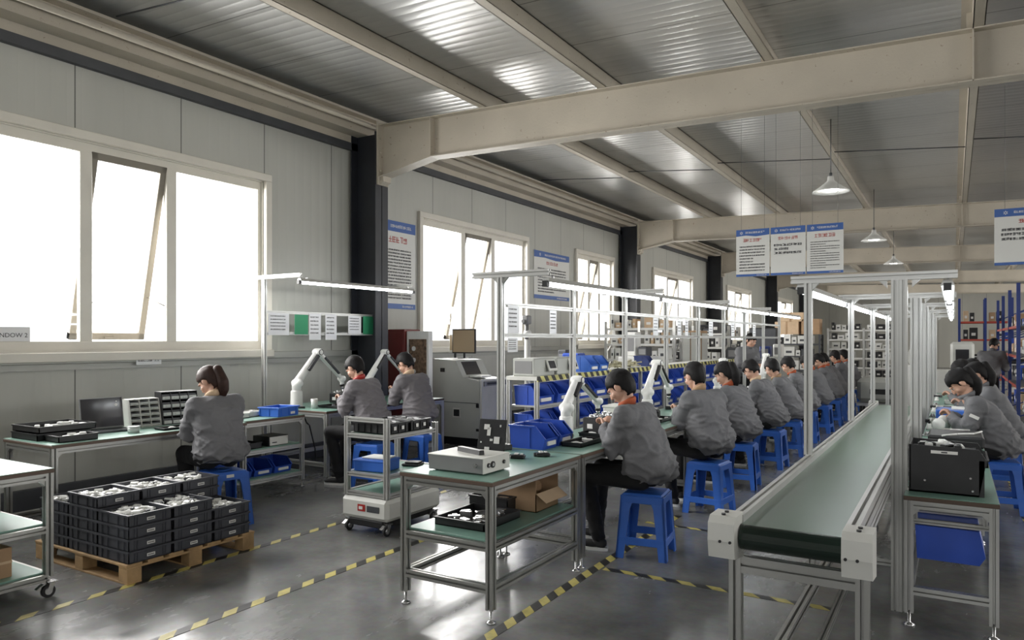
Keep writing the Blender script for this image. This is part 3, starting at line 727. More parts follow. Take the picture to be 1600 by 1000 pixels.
for k, (a, b) in enumerate(((4.6, 6.75), (6.77, 9.0), (9.02, 11.3), (11.32, 13.6))):
    table('%s of the benches along the right edge, right of the conveyor' % RB[k], -.24, .21, a, b, .73, (), (.2,), group='right-hand benches', lowsides=(0, 2))

# ------------------------------------------------------------------ conveyor
t = thing('conveyor', 'long green belt conveyor on aluminium legs in the right foreground', 'conveyor', (-.55, 2.95, 0))
L = 6.45; hb = .85
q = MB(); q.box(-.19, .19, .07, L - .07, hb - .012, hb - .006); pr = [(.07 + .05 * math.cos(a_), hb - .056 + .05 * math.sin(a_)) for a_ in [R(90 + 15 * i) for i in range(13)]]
q.box(-.19, .19, .09, L - .07, hb - .106, hb - .10)
q.cyl((-.19, L - .07, hb - .056), (.19, L - .07, hb - .056), .05, seg=20); q.build('belt', 'belt', t)
q = MB(); q.prism(pr + [(.09, hb - .106), (.09, hb - .006)], -.19, .19, 'x'); q.build('shaded_belt_wrap', 'belt_shaded', t)  # belt turning down at the near end, shade put into its colour
for s in (-1, 1):
    q = MB(); q.ext((s * .215, .1, hb - .02), (s * .215, L - .05, hb - .02), .05, .09, up=(0, 0, 1)); q.ext((s * .215, .1, hb - .10), (s * .215, L - .05, hb - .10), .05, .06)
    q.build('side_rail', 'white_alu', t)
    q = MB(); q.prism([(-.02, hb - .13), (.12, hb - .15), (.12, hb + .035), (.0, hb + .035), (-.03, hb + .01), (-.035, hb - .06)], s * .195, s * .30, 'x')
    q.build('end_cap', 'off_white', t)
    q = MB()
    for u, v in ((.03, -.03), (.07, -.03)): q.cyl((s * .23 + u - .05, -.04, hb - .06), (s * .23 + u - .05, -.0, hb - .06), .006, seg=8)
    for v in (.02, .07): q.cyl((s * .25, v, hb + .035), (s * .25, v, hb + .042), .009, seg=8)
    q.build('cap_screw', 'black', t)
    q = MB(); q.prism([(L - .1, hb - .13), (L + .02, hb - .13), (L + .02, hb + .035), (L - .1, hb + .035)], s * .195, s * .29, 'x'); q.build('end_cap', 'off_white', t)
for y in (.2, 2.1, 4.1, 6.1):
    for s in (-1, 1):
        q = MB(); q.ext((s * .245, y, .07), (s * .245, y, hb - .13), .05); l = q.build('leg', 'alu', t)
        foot_mb(s * .245, y).build('foot', 'steel', l)
    q = MB(); q.ext((-.22, y, .645), (.22, y, .645), .045, .07); q.build('cross_rail', 'alu', t)
q = MB(); q.ext((-.12, .2, .22), (-.12, 6.1, .22), .045); q.build('floor_rail', 'alu', t)
q = MB(); q.ext((.02, .2, .18), (.02, 6.1, .18), .03); q.build('floor_rail', 'alu', t)
q = MB(); q.box(.13, .2, .9, 1.2, .5, .66, 0, .01); q.cyl((.16, 1.2, .58), (.16, 1.42, .58), .045, seg=14); q.build('drive_motor', 'black', t)
for y in (.2, 2.1, 4.1, 6.1):
    q = MB(); q.ext((-.22, y, .22), (.22, y, .22), .04); q.build('cross_rail', 'alu', t)

# ------------------------------------------------------------------ light frames over the conveyor
GO = ['nearest', 'second', 'third', 'fourth', 'fifth']
GY = [4.8, 7.0, 9.0, 11.1, 13.3]
for k, y in enumerate(GY):
    t = thing('light_frame', '%s tall aluminium frame carrying the lights over the conveyor' % GO[k], 'light frame', (-.45, y, 0), 0, 'light frames over the conveyor')
    zt = 1.99
    b0 = hb + .035 if y < 9.3 else 0
    q = MB(); q.ext((-.32, 0, b0), (-.32, 0, zt - .045), .045); q.build('post', 'white_alu', t)
    for s in (-1, 1):
        q = MB(); q.ext((.18 + s * .0215, -.02, .02), (.18 + s * .0215, -.02, zt - .045), .042); q.build('post', 'alu' if k == 0 else 'white_alu', t)
    q = MB(); q.ext((-.42, 0, zt - .022), (.47, 0, zt - .022), .045); q.build('crossbar', 'white_alu', t)
    for x, s in ((-.32, 1), (.138, -1), (.222, 1)):
        q = MB(); q.prism([(x + s * .022, zt - .045), (x + s * .065, zt - .045), (x + s * .022, zt - .09)], -.012, .012, 'y'); q.build('corner_bracket', 'alu', t)
def tube(x, y0, y1, z, label, group, tilt=0, lit='led'):
    t = thing('tube_light', label, 'light', (x, (y0 + y1) / 2, z), 0, group); l = (y1 - y0) / 2
    q = MB(); q.prism([(-.035, .0), (.035, .0), (.02, .035), (-.02, .035)], -l, l, 'y'); q.build('housing', 'white_alu', t)
    q = MB(); q.cyl((0, -l + .03, -.014), (0, l - .03, -.014), .016, seg=10); q.build('tube', lit, t)
    for s in (-1, 1):
        q = MB(); q.box(-.02, .02, s * l - .02, s * l + .02, -.032, .012); q.build('end_holder', 'black', t)
    q = MB(); q.box(-.008, .008, -l + .1, -l + .12, .035, .05); q.box(-.008, .008, l - .12, l - .1, .035, .05); q.build('hanger', 'steel', t)
for k in range(4):
    tube(-.82, GY[k] + (.05 if k == 0 else .02), GY[k + 1] - .01, 1.915, '%s lit tube light above the left rail of the conveyor' % GO[k], 'tubes over the conveyor')
for k in range(4):
    tube(-.03, GY[k] + .12, GY[k + 1] - .06, 1.915, '%s lit tube light above the right-hand benches' % GO[k], 'tubes over the conveyor')
# rear rack of the long line: posts, two long bars, arms and tubes
for k in range(4):
    y0 = (4.66, 7.1, 9.66, 12.2)[k]; y1 = (7.1, 9.66, 12.2, 15.0)[k]
    t = thing('bench_back_frame', '%s span of the white back frame standing behind the long line of benches' % GO[k], 'bench frame', (-2.95, y0, 0), 0, 'back frames of the long line'); l = y1 - y0
    for yy in ([0.0, l * .5] + ([l] if k == 3 else [])):
        q = MB(); q.ext((0, yy + .02, .02), (0, yy + .02, 2.07), .045); q.build('post', 'white_alu', t)
    for z in (1.866, 1.63): q = MB(); q.ext((0, .0445, z), (0, l - .01, z), .034); q.build('shelf_bar', 'white_alu', t)
    q = MB(); q.ext((-.25, .02, 2.093), (.42, .02, 2.093), .045); q.build('arm', 'white_alu', t)
    for s_ in (-1, 1): q = MB(); q.prism([(s_ * .022, 2.07), (s_ * .07, 2.07), (s_ * .022, 2.02)], .01, .03, 'y'); q.build('corner_bracket', 'alu', t)
    tube(-2.57, y0 + .04, y1 - .0, 2.02, '%s lit tube light above the long line of seated workers' % GO[k], 'tubes over the long line')
# frame over the robot bench
t = thing('bench_back_frame', 'white frame with papers and one lamp over the robot bench', 'bench frame', (-6.93, 5.88, 0))
for yy in (0, 2.02):
    q = MB(); q.ext((-.13, yy, .02), (-.13, yy, 2.32), .045); q.build('post', 'white_alu', t)
for z in (1.93, 1.67): q = MB(); q.ext((-.13, .023, z), (-.13, 1.99, z), .034); q.build('shelf_bar', 'white_alu', t)
q = MB(); q.ext((-.30, 0, 2.342), (.5, 0, 2.342), .045); q.build('arm', 'white_alu', t)
q = MB(); q.ext((-.13, 2.02, 2.342), (.5, 2.02, 2.342), .04); q.build('arm', 'white_alu', t)
tube(-6.45, 5.87, 7.93, 2.27, 'lit tube light over the robot bench next to the column', None)
def paper(label, x, y, z, w_, h, m='paper', n=5, group='papers clipped to the frames', lines=True):
    q = MB(); q.box(0, w_, 0, .002, -h, 0, 0)
    if lines:
        for i in range(n): glyphs(q, w_ * .1, -h * (.14 + i * .75 / n) - .006, h * .045, int(w_ * .75 / (h * .045)), mi=1, t=h * .01)
    o = q.build('paper', [m, 'machine_dark'], None, (x, y, z), R(90)); tag(o, label, 'paper', group); return o
px = -6.93 - .13 + .022
for k, (y, w_, h, m, zt, lb) in enumerate(((5.92, .32, .27, 'paper', 1.92, 'white printed sheet at the left end of the paper row'), (6.33, .22, .25, 'green_paper', 1.91, 'plain green card left in the paper row over the robot bench'), (6.57, .2, .34, 'paper', 1.93, 'tall white sheet right of the left green card'),
        (6.85, .2, .34, 'paper', 1.93, 'tall white sheet in the middle of the paper row'), (7.27, .25, .25, 'paper', 1.92, 'white printed sheet left of the right green card'), (7.56, .26, .25, 'green_paper', 1.92, 'plain green card at the right end of the paper row'))):
    paper(lb, px + .002, y, zt, w_, h, m, lines=(m == 'paper'))
paper('white printed sheet hanging by the near post of the long back frame', -2.925, 4.74, 1.865, .17, .22)
paper('small white sheet hanging lower by the near post of the long back frame', -2.925, 4.74, 1.61, .15, .11)
paper('grey-white notice in the middle of the first back frame opening', -2.925, 5.42, 1.845, .12, .2)
for k, y in enumerate((7.9, 8.75, 9.05, 10.1, 11.3, 12.7)):
    paper(('white sheet on the back frame above the second worker', 'white sheet on the back frame left of the ponytailed worker', 'narrow white sheet on the back frame above the third worker', 'white sheet on the back frame above the fourth worker', 'white sheet on the back frame above the fifth worker', 'farthest white sheet on the back frame')[k], -2.925, y, 1.845, (.16, .14, .12, .2, .2, .2)[k], .2, n=4)
# ------------------------------------------------------------------ robot arms
def robot(label, x, y, z, elbow, wrist, tip, s=1.0, group='small white robot arms on the benches'):
    t = thing('robot_arm', label, 'robot arm', (x, y, z), 0, group)
    q = MB(); q.lathe([(0, 0), (.062 * s, 0), (.065 * s, .008), (.06 * s, .014), (.056 * s, .15 * s), (.05 * s, .16 * s), (0, .16 * s)], seg=24); q.build('base', 'white', t)
    S = Vector((0, .01, .23 * s)); E_ = Vector(elbow); W = Vector(wrist); T = Vector(tip)
    me = blob([('c', (0, 0, .16 * s), (0, 0, .2 * s), .045 * s, .047 * s), ('c', (-.03 * s, S.y, S.z), (.03 * s, S.y, S.z), .04 * s, .04 * s), ('c', S + Vector((-.01, 0, 0)), E_ + Vector((-.01, 0, 0)), .043 * s, .033 * s)], .008, 2)
    q = MB(); mesh_into(q, me); raw('lower_arm', q, ['white'], t)
    q = MB(); d = (E_ - S); q.bar(S + d * .42 + Vector((.026 * s, 0, 0)), S + d * .9 + Vector((.026 * s, 0, 0)), .03 * s, .05 * s, up=(1, 0, 0)); q.cyl(E_ + Vector((.0, 0, 0)), E_ + Vector((.05 * s, 0, 0)), .03 * s); q.build('arm_cover', 'black', t)
    me = blob([('c', E_ + Vector((-.03 * s, 0, 0)), E_ + Vector((.02 * s, 0, 0)), .04 * s, .04 * s), ('c', E_, W, .03 * s, .023 * s), ('c', W + Vector((-.02 * s, 0, 0)), W + Vector((.025 * s, 0, 0)), .032 * s, .032 * s), ('c', W, W.lerp(T, .45), .026 * s, .022 * s)], .008, 2)
    q = MB(); mesh_into(q, me); raw('upper_arm', q, ['white'], t)
    q = MB(); d = W - E_; off = Vector((.028 * s, 0, 0)); q.bar(E_ + d * .2 + off, E_ + d * .8 + off, .018 * s, .03 * s, up=(1, 0, 0)); q.build('arm_cover', 'black', t)
    q = MB(); a = W.lerp(T, .45); q.cyl(a, W.lerp(T, .6), .026 * s); q.build('tool_flange', 'black', t)
    q = MB(); a = W.lerp(T, .6); q.cyl(a, W.lerp(T, .78), .018 * s)
    for s_ in (-1, 1): q.bar(W.lerp(T, .78) + Vector((0, s_ * .012, 0)), T + Vector((0, s_ * .012, 0)), .008, .012)
    q.build('gripper', 'steel', t)
    return t
robot('white robot arm on the long line in front of the first seated man', -2.75, 5.38, .8, (0, .22, .45), (0, .62, .24), (0, .64, .1))
robot('white robot arm on the long line between the first and second seated men', -2.75, 7.25, .8, (0, .30, .54), (0, .66, .26), (0, .68, .1), 1.05)
robot('white robot arm on the long line beside the ponytailed worker', -2.75, 9.9, .8, (0, .3, .5), (0, .7, .26), (0, .72, .1))
robot('white robot arm on the long line in front of the sixth worker', -2.75, 12.6, .8, (0, .32, .52), (0, .72, .26), (0, .74, .1))
robot('white robot arm beside the white cup on the robot bench', -6.66, 6.02, .8, (0, .34, .64), (0, .74, .3), (0, .76, .14), 1.2)
robot('white robot arm between the two men at the robot bench', -6.66, 7.25, .8, (0, .34, .62), (.0, .72, .32), (0, .74, .12), 1.1)

# ------------------------------------------------------------------ small things
def simple(name, label, cat, mb, mats, loc, rz=0, group=None, parts=()):
    if parts:
        t = thing(name, label, cat, loc, rz, group)
        for pn, pm, pmat in ((name + '_body', mb, mats),) + tuple(parts): pm.build(pn, pmat, t)
        return t
    return tag(mb.build(name, mats, None, loc, rz), label, cat, group)
def bin_(label, x, y, z, L=.26, W=.2, H=.14, rz=0, group=None, mt='blue', lab=True):
    t = thing('parts_bin', label, 'storage bin', (x, y, z), rz, group)
    q = MB(); th = .006; a = L / 2; prof = [(-a + .015, 0), (a - .02, 0), (a, H * .45), (a * .45, H), (-a, H)]
    for s in (-1, 1): q.prism(prof, s * (W / 2) - th / 2, s * (W / 2) + th / 2, 'y')
    q.box(-a + .015, a - .02, -W / 2, W / 2, 0, th)
    q.prism([(-a + .015, 0), (-a + .015 + th, 0), (-a + th, H), (-a, H)], -W / 2, W / 2, 'y')
    q.prism([(a - .02 - th, 0), (a - .02, 0), (a, H * .45), (a - th, H * .45)], -W / 2, W / 2, 'y')
    for s in (-1, 1):
        q.box(-a, a * .45, s * (W / 2 + .004) - .008, s * (W / 2 + .004) + .008, H - .012, H)
        q.bar((a * .45, s * (W / 2 + .003), H - .006), (a, s * (W / 2 + .003), H * .45), .014, .012, up=(0, 1, 0))
        q.box(a * .1, a * .18, s * (W / 2 + .004) - .004, s * (W / 2 + .004) + .004, .01, H - .01)
    q.box(-a - .006, -a + .01, -W / 2 - .01, W / 2 + .01, H - .012, H)
    q.build('bin_body', mt, t)
    if lab: q = MB(); q.box(a - .008, a + .003, -W * .3, W * .3, H * .16, H * .34); q.build('bin_label', 'label_white', t)
    return t
def tray(label, x, y, z, L, W, H, rz=0, mt='black', contents='white', group=None, n=7, seed=1):
    t = thing('parts_tray', label, 'tray', (x, y, z), rz, group); r_ = random.Random(seed)
    q = MB(); a, b, th = L / 2, W / 2, .006
    q.box(-a, a, -b, b, 0, th); q.box(-a, a, -b, -b + th, 0, H); q.box(-a, a, b - th, b, 0, H); q.box(-a, -a + th, -b, b, 0, H); q.box(a - th, a, -b, b, 0, H)
    q.box(-a - .006, a + .006, -b - .006, -b + .002, H - .01, H); q.box(-a - .006, a + .006, b - .002, b + .006, H - .01, H); q.box(-a - .006, -a + .002, -b, b, H - .01, H); q.box(a - .002, a + .006, -b, b, H - .01, H)
    q.build('tray_body', mt, t)
    if contents:
        q = MB()
        for k in range(n):
            cx, cy = r_.uniform(-a + .05, a - .05) if a > .07 else 0, r_.uniform(-b + .04, b - .04) if b > .06 else 0
            M = Matrix.Translation((cx, cy, H * .6)) @ Matrix.Rotation(r_.uniform(0, 3), 4, 'Z')
            q.box(-r_.uniform(.02, .045), r_.uniform(.02, .04), -.018, .018, -H * .4, H * r_.uniform(.2, .5), 0, .004, M)
        o = q.build('tray_contents', contents, t); o['kind'] = 'stuff'
    return t
def engine(label, x, y, z, s=1.0, rz=0, group='black motor assemblies on the benches'):
    t = thing('motor_assembly', label, 'motor assembly', (x, y, z), rz, group)
    q = MB(); q.box(-.08 * s, .08 * s, -.1 * s, .06 * s, .0, .1 * s, 0, .01); q.box(-.06 * s, .06 * s, .03 * s, .12 * s, .01, .085 * s, 0, .008); q.cyl((.08 * s, -.03 * s, .055 * s), (.1 * s, -.03 * s, .055 * s), .03 * s); q.build('housing', 'black', t)
    q = MB(); q.box(.08 * s, .083 * s, -.085 * s, -.05 * s, .03 * s, .065 * s); q.box(-.04 * s, .0, -.103 * s, -.1 * s, .03 * s, .06 * s); q.build('nameplate', 'label_white', t)
    for k, (a, b) in enumerate(((-.04, -.05), (.0, -.06), (.045, -.03), (-.03, .02), (.03, .06))):
        q = MB(); q.cyl((a * s, b * s, .085 * s), (a * s, b * s, (.115 + .012 * (k % 3)) * s), .016 * s, seg=12); q.build('terminal', 'steel', t)
    return t
# controller box and things on the test bench
t = thing('control_box', 'grey metal control box with black sockets on the test bench', 'control box', (-2.55, 3.67, .8))
q = MB(); q.box(-.2, .2, -.14, .15, .008, .1, 0, .004); q.build('casing', 'machine_dark', t)
q = MB(); q.box(-.205, .205, -.145, .155, .096, .102, 0, .002); q.build('lid', 'off_white', t)
q = MB(); q.box(.2, .206, -.14, .15, .01, .097); q.build('side_panel', 'off_white', t)
for (y_, r_, z_) in ((-.09, .014, .055), (-.045, .02, .055), (.08, .012, .055)):
    q = MB(); q.cyl((.204, y_, z_), (.214, y_, z_), r_, seg=16); q.cyl((.212, y_, z_), (.216, y_, z_), r_ * .5, seg=10, mi=1); q.build('socket', ['black', 'steel'], t)
q = MB(); q.cyl((.15, -.14, .055), (.15, -.152, .055), .012); q.build('knob', 'steel', t)
for a in (-1, 1):
    for b in (-1, 1): q = MB(); q.cyl((a * .16, b * .1, 0), (a * .16, b * .1, .01), .012); q.build('rubber_foot', 'black', t)
q = MB(); q.prism([(-.02, 0), (.02, 0), (.017, .028), (-.017, .028)], -.13, .1, 'y'); tag(q.build('handheld_tester', 'black', None, (-2.55, 3.68, .902), R(70)), 'slim black handheld device lying on the grey control box', 'tester')
q = MB(); q.box(-.1, .1, -.006, .006, 0, .27, 0, .002); p = q
t = thing('display_panel', 'black board with white pieces standing upright behind the control box', 'panel', (-2.62, 4.02, .8), R(6))
p.build('board', 'black_matte', t, rz=0).rotation_euler = (R(-12), 0, 0)
for (a, b, c, d) in ((-.06, -.02, .2, .235), (-.035, -.01, .16, .215), (-.01, .01, .125, .14), (.02, .06, .11, .155), (-.045, -.01, .04, .085), (.055, .065, .22, .235), (-.08, -.07, .11, .12), (.07, .085, .03, .04)):
    q = MB(); q.box(a, b, -.009, -.006, c, d); o = q.build('mounted_piece', 'label_white', t); o.rotation_euler = (R(-12), 0, 0)
bin_('blue parts bin standing right of the black board on the long line', -2.66, 4.68, .8, .3, .2, .17, group='blue bins on the benches')
bin_('blue parts bin behind the one next to the black board', -2.66, 4.92, .8, .3, .2, .17, group='blue bins on the benches')
for k, (x, y, lb) in enumerate(((-2.50, 4.18, 'small black part with white top beside the blue bins'), (-2.40, 4.34, 'larger black part with silver top in front of the blue bins'))):
    t = thing('clamp_part', lb, 'machine part', (x, y, .8), R(20 + 20 * k)); q = MB(); q.box(-.05, .05, -.035, .035, 0, .025, 0, .008); q.cyl((-.045, 0, .012), (-.06, 0, .012), .014); q.build('part_body', 'black', t)
    q = MB(); q.box(-.025, .005, -.02, .02, .025, .035, 0, .004); q.box(.015, .035, -.012, .02, .025, .032, 0, .003); q.build('part_top', 'white', t)
tray('long black tray with a white sheet inside near the bench front edge', -2.42, 5.0, .8, .16, .36, .035, group='black trays on the long line', n=4)
engine('low black clamp next to the base of the first robot arm', -2.62, 5.12, .8, .6)
tray('shallow black tray beneath the motor in front of the first man', -2.52, 5.62, .8, .26, .4, .03, contents='white', n=6, group='black trays on the long line', seed=3)
engine('black motor assembly with silver terminals in front of the first man', -2.58, 5.70, .806, 1.3, R(-8))
q = MB(); q.box(-.12, .12, -.14, .14, 0, .17, 0, .02); q.box(-.125, .125, -.145, .145, .15, .175, 0, .008); tag(q.build('plastic_box', 'off_white', None, (-2.72, 6.45, .8)), 'white plastic box behind the hands of the first man', 'box')
names = ['second', 'third', 'fourth', 'fifth', 'sixth', 'seventh', 'eighth', 'ninth', 'tenth', 'eleventh']
for k, y in enumerate(PEOPLE_Y[1:]):
    tray('shallow black tray in front of the %s worker of the line' % names[k], -2.52, y + .12, .8, .26, .34, .03, group='black trays on the long line', seed=10 + k)
    engine('black motor assembly in front of the %s worker of the line' % names[k], -2.55, y + .15, .82, .8, R(10 * k))
# shelf of the test bench
tray('big black tray of silver parts on the shelf of the test bench', -2.55, 3.78, .46, .36, .42, .05, contents='steel', n=14, group='trays under the test bench', seed=4)
tray('second black tray behind the big one on the test bench shelf', -2.62, 4.05, .462, .3, .10, .10, contents='steel', n=4, group='trays under the test bench', seed=5)
t = thing('cardboard_box', 'brown open cardboard box on the shelf of the test bench', 'cardboard box', (-2.54, 4.3, .46))
q = MB(); q.box(-.24, .2, -.155, -.15, 0, .22); q.box(-.24, .2, .15, .155, 0, .22); q.box(-.24, -.235, -.155, .155, 0, .22); q.box(-.24, .2, -.155, .155, 0, .005); q.box(.195, .2, -.155, .155, 0, .12); q.build('carton', 'card', t)
q = MB(); q.box(0, .09, -.15, .15, 0, .004, M=Matrix.Translation((.2, 0, .12)) @ Matrix.Rotation(R(35), 4, 'Y')); q.build('flap', 'card_pale', t)
q = MB(); q.box(-.235, .195, -.15, -.145, .0, .004, M=Matrix.Translation((0, -.0, .22)) @ Matrix.Rotation(R(20), 4, 'X')); q.box(-.2, .1, -.12, .12, .02, .16, 0, .02); q.build('carton_contents', 'card', t)

# ------------------------------------------------------------------ pallet and crates
t = thing('pallet', 'pale wooden pallet on the floor carrying the grey crates', 'pallet', (-5.16, 3.22, 0))
for k, y in enumerate((-.45, 0, .45)):
    q = MB(); q.box(-.58, .58, y - .05, y + .05, 0, .014, 0, .002); q.build('bottom_board', 'wood', t)
    for x in (-.53, 0, .53): q = MB(); q.box(x - .05, x + .05, y - .05, y + .05, .014, .1, 0, .003); q.build('block', 'wood', t)
for x in (-.53, 0, .53): q = MB(); q.box(x - .05, x + .05, -.5, .5, .1, .115, 0, .002); q.build('stringer_board', 'wood', t)
for k in range(7):
    y = -.45 + .15 * k; q = MB(); q.box(-.58, .58, y - .055, y + .055, .115, .13, 0, .002); q.build('deck_board', 'wood', t)
def make_crate():
    t = thing('crate', 'x', 'crate', (0, 0, 0)); a, b, H, th = .178, .152, .0795, .005
    q = MB(); q.box(-a, a, -b, b, .002, .008); q.box(-a, a, -b, -b + th, .004, H); q.box(-a, a, b - th, b, .004, H); q.box(-a, -a + th, -b, b, .004, H); q.box(a - th, a, -b, b, .004, H)
    for v in (-.11, -.09, .09, .11): q.box(a, a + .006, v - .003, v + .003, .008, H - .008); q.box(-a - .006, -a, v - .003, v + .003, .008, H - .008)
    for v in (-.13, -.06, .06, .13): q.box(v - .003, v + .003, -b - .006, -b, .008, H - .008); q.box(v - .003, v + .003, b, b + .006, .008, H - .008)
    q.box(a, a + .004, -.09, .09, .008, .012); q.box(a, a + .004, -.09, .09, H - .022, H - .018)
    q.build('crate_wall', 'crate_grey', t)
    q = MB(); r = .008
    q.box(-a - r, a + r, -b - r, -b + .003, H - .012, H); q.box(-a - r, a + r, b - .003, b + r, H - .012, H); q.box(-a - r, -a + .003, -b, b, H - .012, H); q.box(a - .003, a + r, -b, b, H - .012, H)
    q.build('rim', 'crate_grey', t)
    q = MB(); q.box(a + .004, a + .007, -.028, .028, .026, .046, 0); rr = random.Random(3)
    for i in range(5): q.box(a + .007, a + .0078, -.022 + i * .009, -.016 + i * .009, .032, .04, 1)
    q.build('crate_label', ['label_white', 'ink'], t)
    return t
crate0 = make_crate(); used = False
RX_ = [(-4.765, 'front'), (-5.135, 'middle'), (-5.505, 'rear')]
CY = [(2.885, 'nearest the camera'), (3.205, 'in the middle'), (3.525, 'nearest the woman')]
lv = {('front', 0): 4, ('front', 1): 4, ('front', 2): 3, ('middle', 0): 5, ('middle', 1): 5, ('middle', 2): 5, ('rear', 0): 4, ('rear', 1): 4, ('rear', 2): 4}
LN = ['bottom', 'second', 'third', 'fourth', 'top']
for x, rn in RX_:
    for j, (y, yn) in enumerate(CY):
        n = lv[(rn, j)]
        for k in range(n):
            nm = 'top' if k == n - 1 else ('bottom' if k == 0 else LN[k] + ' from the bottom')
            lb = 'dark grey crate on the pallet, %s row, stack %s, %s' % (rn, yn, nm); z = .13 + k * .08
            if not used: o = crate0; used = True; o.location = (x, y, z); o['label'] = lb; o['group'] = 'dark grey crates stacked on the pallet'
            else: o = dup(crate0, (x, y, z), 0, lb, 'dark grey crates stacked on the pallet')
            if k == n - 1 and not (rn == 'rear' and j > 0):
                q = MB(); rr = random.Random(int(x * 100) + j)
                for i in range(48):
                    M = Matrix.Translation((rr.uniform(-.13, .13), rr.uniform(-.11, .11), .05 + rr.uniform(-.01, .02))) @ Matrix.Rotation(rr.uniform(0, 6), 4, 'Z') @ Matrix.Rotation(rr.uniform(-.6, .6), 4, 'X')
                    if i % 3: q.box(-.028, .028, -.014, .014, -.008, .012, i % 4 == 1, .004, M)
                    else: q.cyl(M @ Vector((-.02, 0, 0)), M @ Vector((.02, 0, 0)), .013, seg=8)
                q.box(-.16, .16, -.14, .14, .03, .04, 1)
                tag(q.build('crate_contents', ['white', 'dark_grey'], None, (x, y, z)), 'white parts filling the top crate, %s row, stack %s' % (rn, yn), 'parts', None, 'stuff')

# ------------------------------------------------------------------ things on the window bench
tray('large black case of white parts on the left end of the window bench', -6.32, 3.14, .86, .42, .44, .05, contents='white', group='black cases on the window bench', seed=6, n=9)
tray('large black case under the upper one at the bench end', -6.32, 3.12, .8, .4, .42, .055, contents=None, group='black cases on the window bench')
tray('small black tray with white top in front of the large cases', -5.98, 3.1, .8, .2, .3, .05, contents='white', seed=8, n=6, group='black cases on the window bench')
t = thing('laptop', 'open black laptop with round white sticker on the window bench', 'laptop', (-6.28, 3.56, .8), R(-6))
q = MB(); q.box(-.1, .13, -.17, .17, 0, .018, 0, .004); q.build('keyboard_base', 'dark_grey', t)
M = Matrix.Translation((-.1, 0, .018)) @ Matrix.Rotation(R(-10), 4, 'Y')
q = MB(); q.box(-.008, .006, -.18, .18, 0, .27, 0, .003, M); q.build('screen_lid', 'machine_dark', t)
q = MB(); q.box(.006, .008, -.172, .172, .012, .262, 0, 0, M); q.build('screen', 'glass_dark', t)
q = MB(); q.cyl(M @ Vector((.008, .12, .20)), M @ Vector((.0095, .12, .20)), .013); q.cyl(M @ Vector((.008, .125, .23)), M @ Vector((.0095, .125, .23)), .006); q.build('sticker', 'label_white', t)
q = MB(); q.lathe([(0, .004), (.045, 0), (.05, .05), (.046, .05), (.042, .01), (0, .01)], seg=24); q.lathe([(.046, .0495), (.052, .053), (.046, .056), (0, .056)], seg=24); tag(q.build('round_tub', 'clear_plastic', None, (-6.0, 3.62, .8)), 'small white round tub in front of the laptop', 'tub')
def organizer(name, label, x, y, z, D, W, H, rows, cols, mt, dm, rz=0):
    t = thing(name, label, 'drawer organizer', (x, y, z), rz); q = MB(); sl = .05
    q.prism([(-D / 2, 0), (D / 2, 0), (D / 2 - sl, H), (-D / 2, H)], -W / 2 - .004, -W / 2, 'y'); q.prism([(-D / 2, 0), (D / 2, 0), (D / 2 - sl, H), (-D / 2, H)], W / 2, W / 2 + .004, 'y')
    q.box(-D / 2, D / 2 - sl, -W / 2, W / 2, H - .004, H + .002); q.box(-D / 2, -D / 2 + .004, -W / 2, W / 2, 0, H)
    for r_ in range(rows + 1): z_ = r_ * H / rows; q.box(-D / 2, D / 2 - sl * z_ / H, -W / 2, W / 2, z_, z_ + .004)
    for c_ in range(1, cols): q.prism([(-D / 2, 0), (D / 2, 0), (D / 2 - sl, H), (-D / 2, H)], -W / 2 + c_ * W / cols - .003, -W / 2 + c_ * W / cols + .003, 'y')
    q.build('organizer_frame', mt, t)
    for r_ in range(rows):
        for c_ in range(cols):
            z0 = r_ * H / rows + .006; x1 = D / 2 - sl * (z0 / H) - .004; q = MB(); y0 = -W / 2 + c_ * W / cols + .006; y1 = y0 + W / cols - .012; h = H / rows - .02
            q.box(x1 - .1, x1 - .01, y0, y1, z0, z0 + h * .9, 1); q.box(x1 - .012, x1 + .004, y0, y1, z0, z0 + h * .55, 0, .003); q.box(x1 + .004, x1 + .012, (y0 + y1) / 2 - .012, (y0 + y1) / 2 + .012, z0 + h * .2, z0 + h * .35, 0, .002)
            q.build('drawer', [dm, 'dark_grey'], t)
organizer('drawer_organizer', 'pale clear-drawer organizer right of the laptop', -6.38, 3.93, .8, .16, .28, .25, 5, 3, 'off_white', 'clear_plastic')
organizer('drawer_organizer', 'black organizer with clear bins in front of the woman', -6.36, 4.27, .8, .18, .34, .30, 4, 4, 'black', 'clear_plastic', R(-8))
tray('shallow black tray with white piece by the elbow of the woman', -5.96, 3.95, .8, .14, .24, .02, contents='white', n=2, seed=9)
# narrow two-shelf bench
t = thing('storage_tub', 'low blue tub with white label on the narrow bench beside the woman', 'tub', (-6.2, 5.36, .78), R(10))
q = MB(); q.box(-.12, .12, -.15, .15, 0, .012, 0, .003)
for (a, b, c, d) in ((-.13, .13, -.16, -.15), (-.13, .13, .15, .16), (-.13, -.12, -.16, .16), (.12, .13, -.16, .16)): q.box(a, b, c, d, 0, .1, 0, .003)
q.box(-.14, .14, -.172, -.158, .085, .1, 0, .002); q.box(-.14, .14, .158, .172, .085, .1, 0, .002); q.box(-.142, -.128, -.17, .17, .085, .1); q.box(.128, .142, -.17, .17, .085, .1)
for v in (-.12, .0, .12): q.box(.13, .137, v - .005, v + .005, .01, .085); q.box(v - .005, v + .005, -.168, -.16, .01, .085)
q.build('tub_body', 'blue_stool', t); q = MB(); q.box(.137, .139, .02, .09, .02, .045); q.build('tub_label', 'label_white', t)
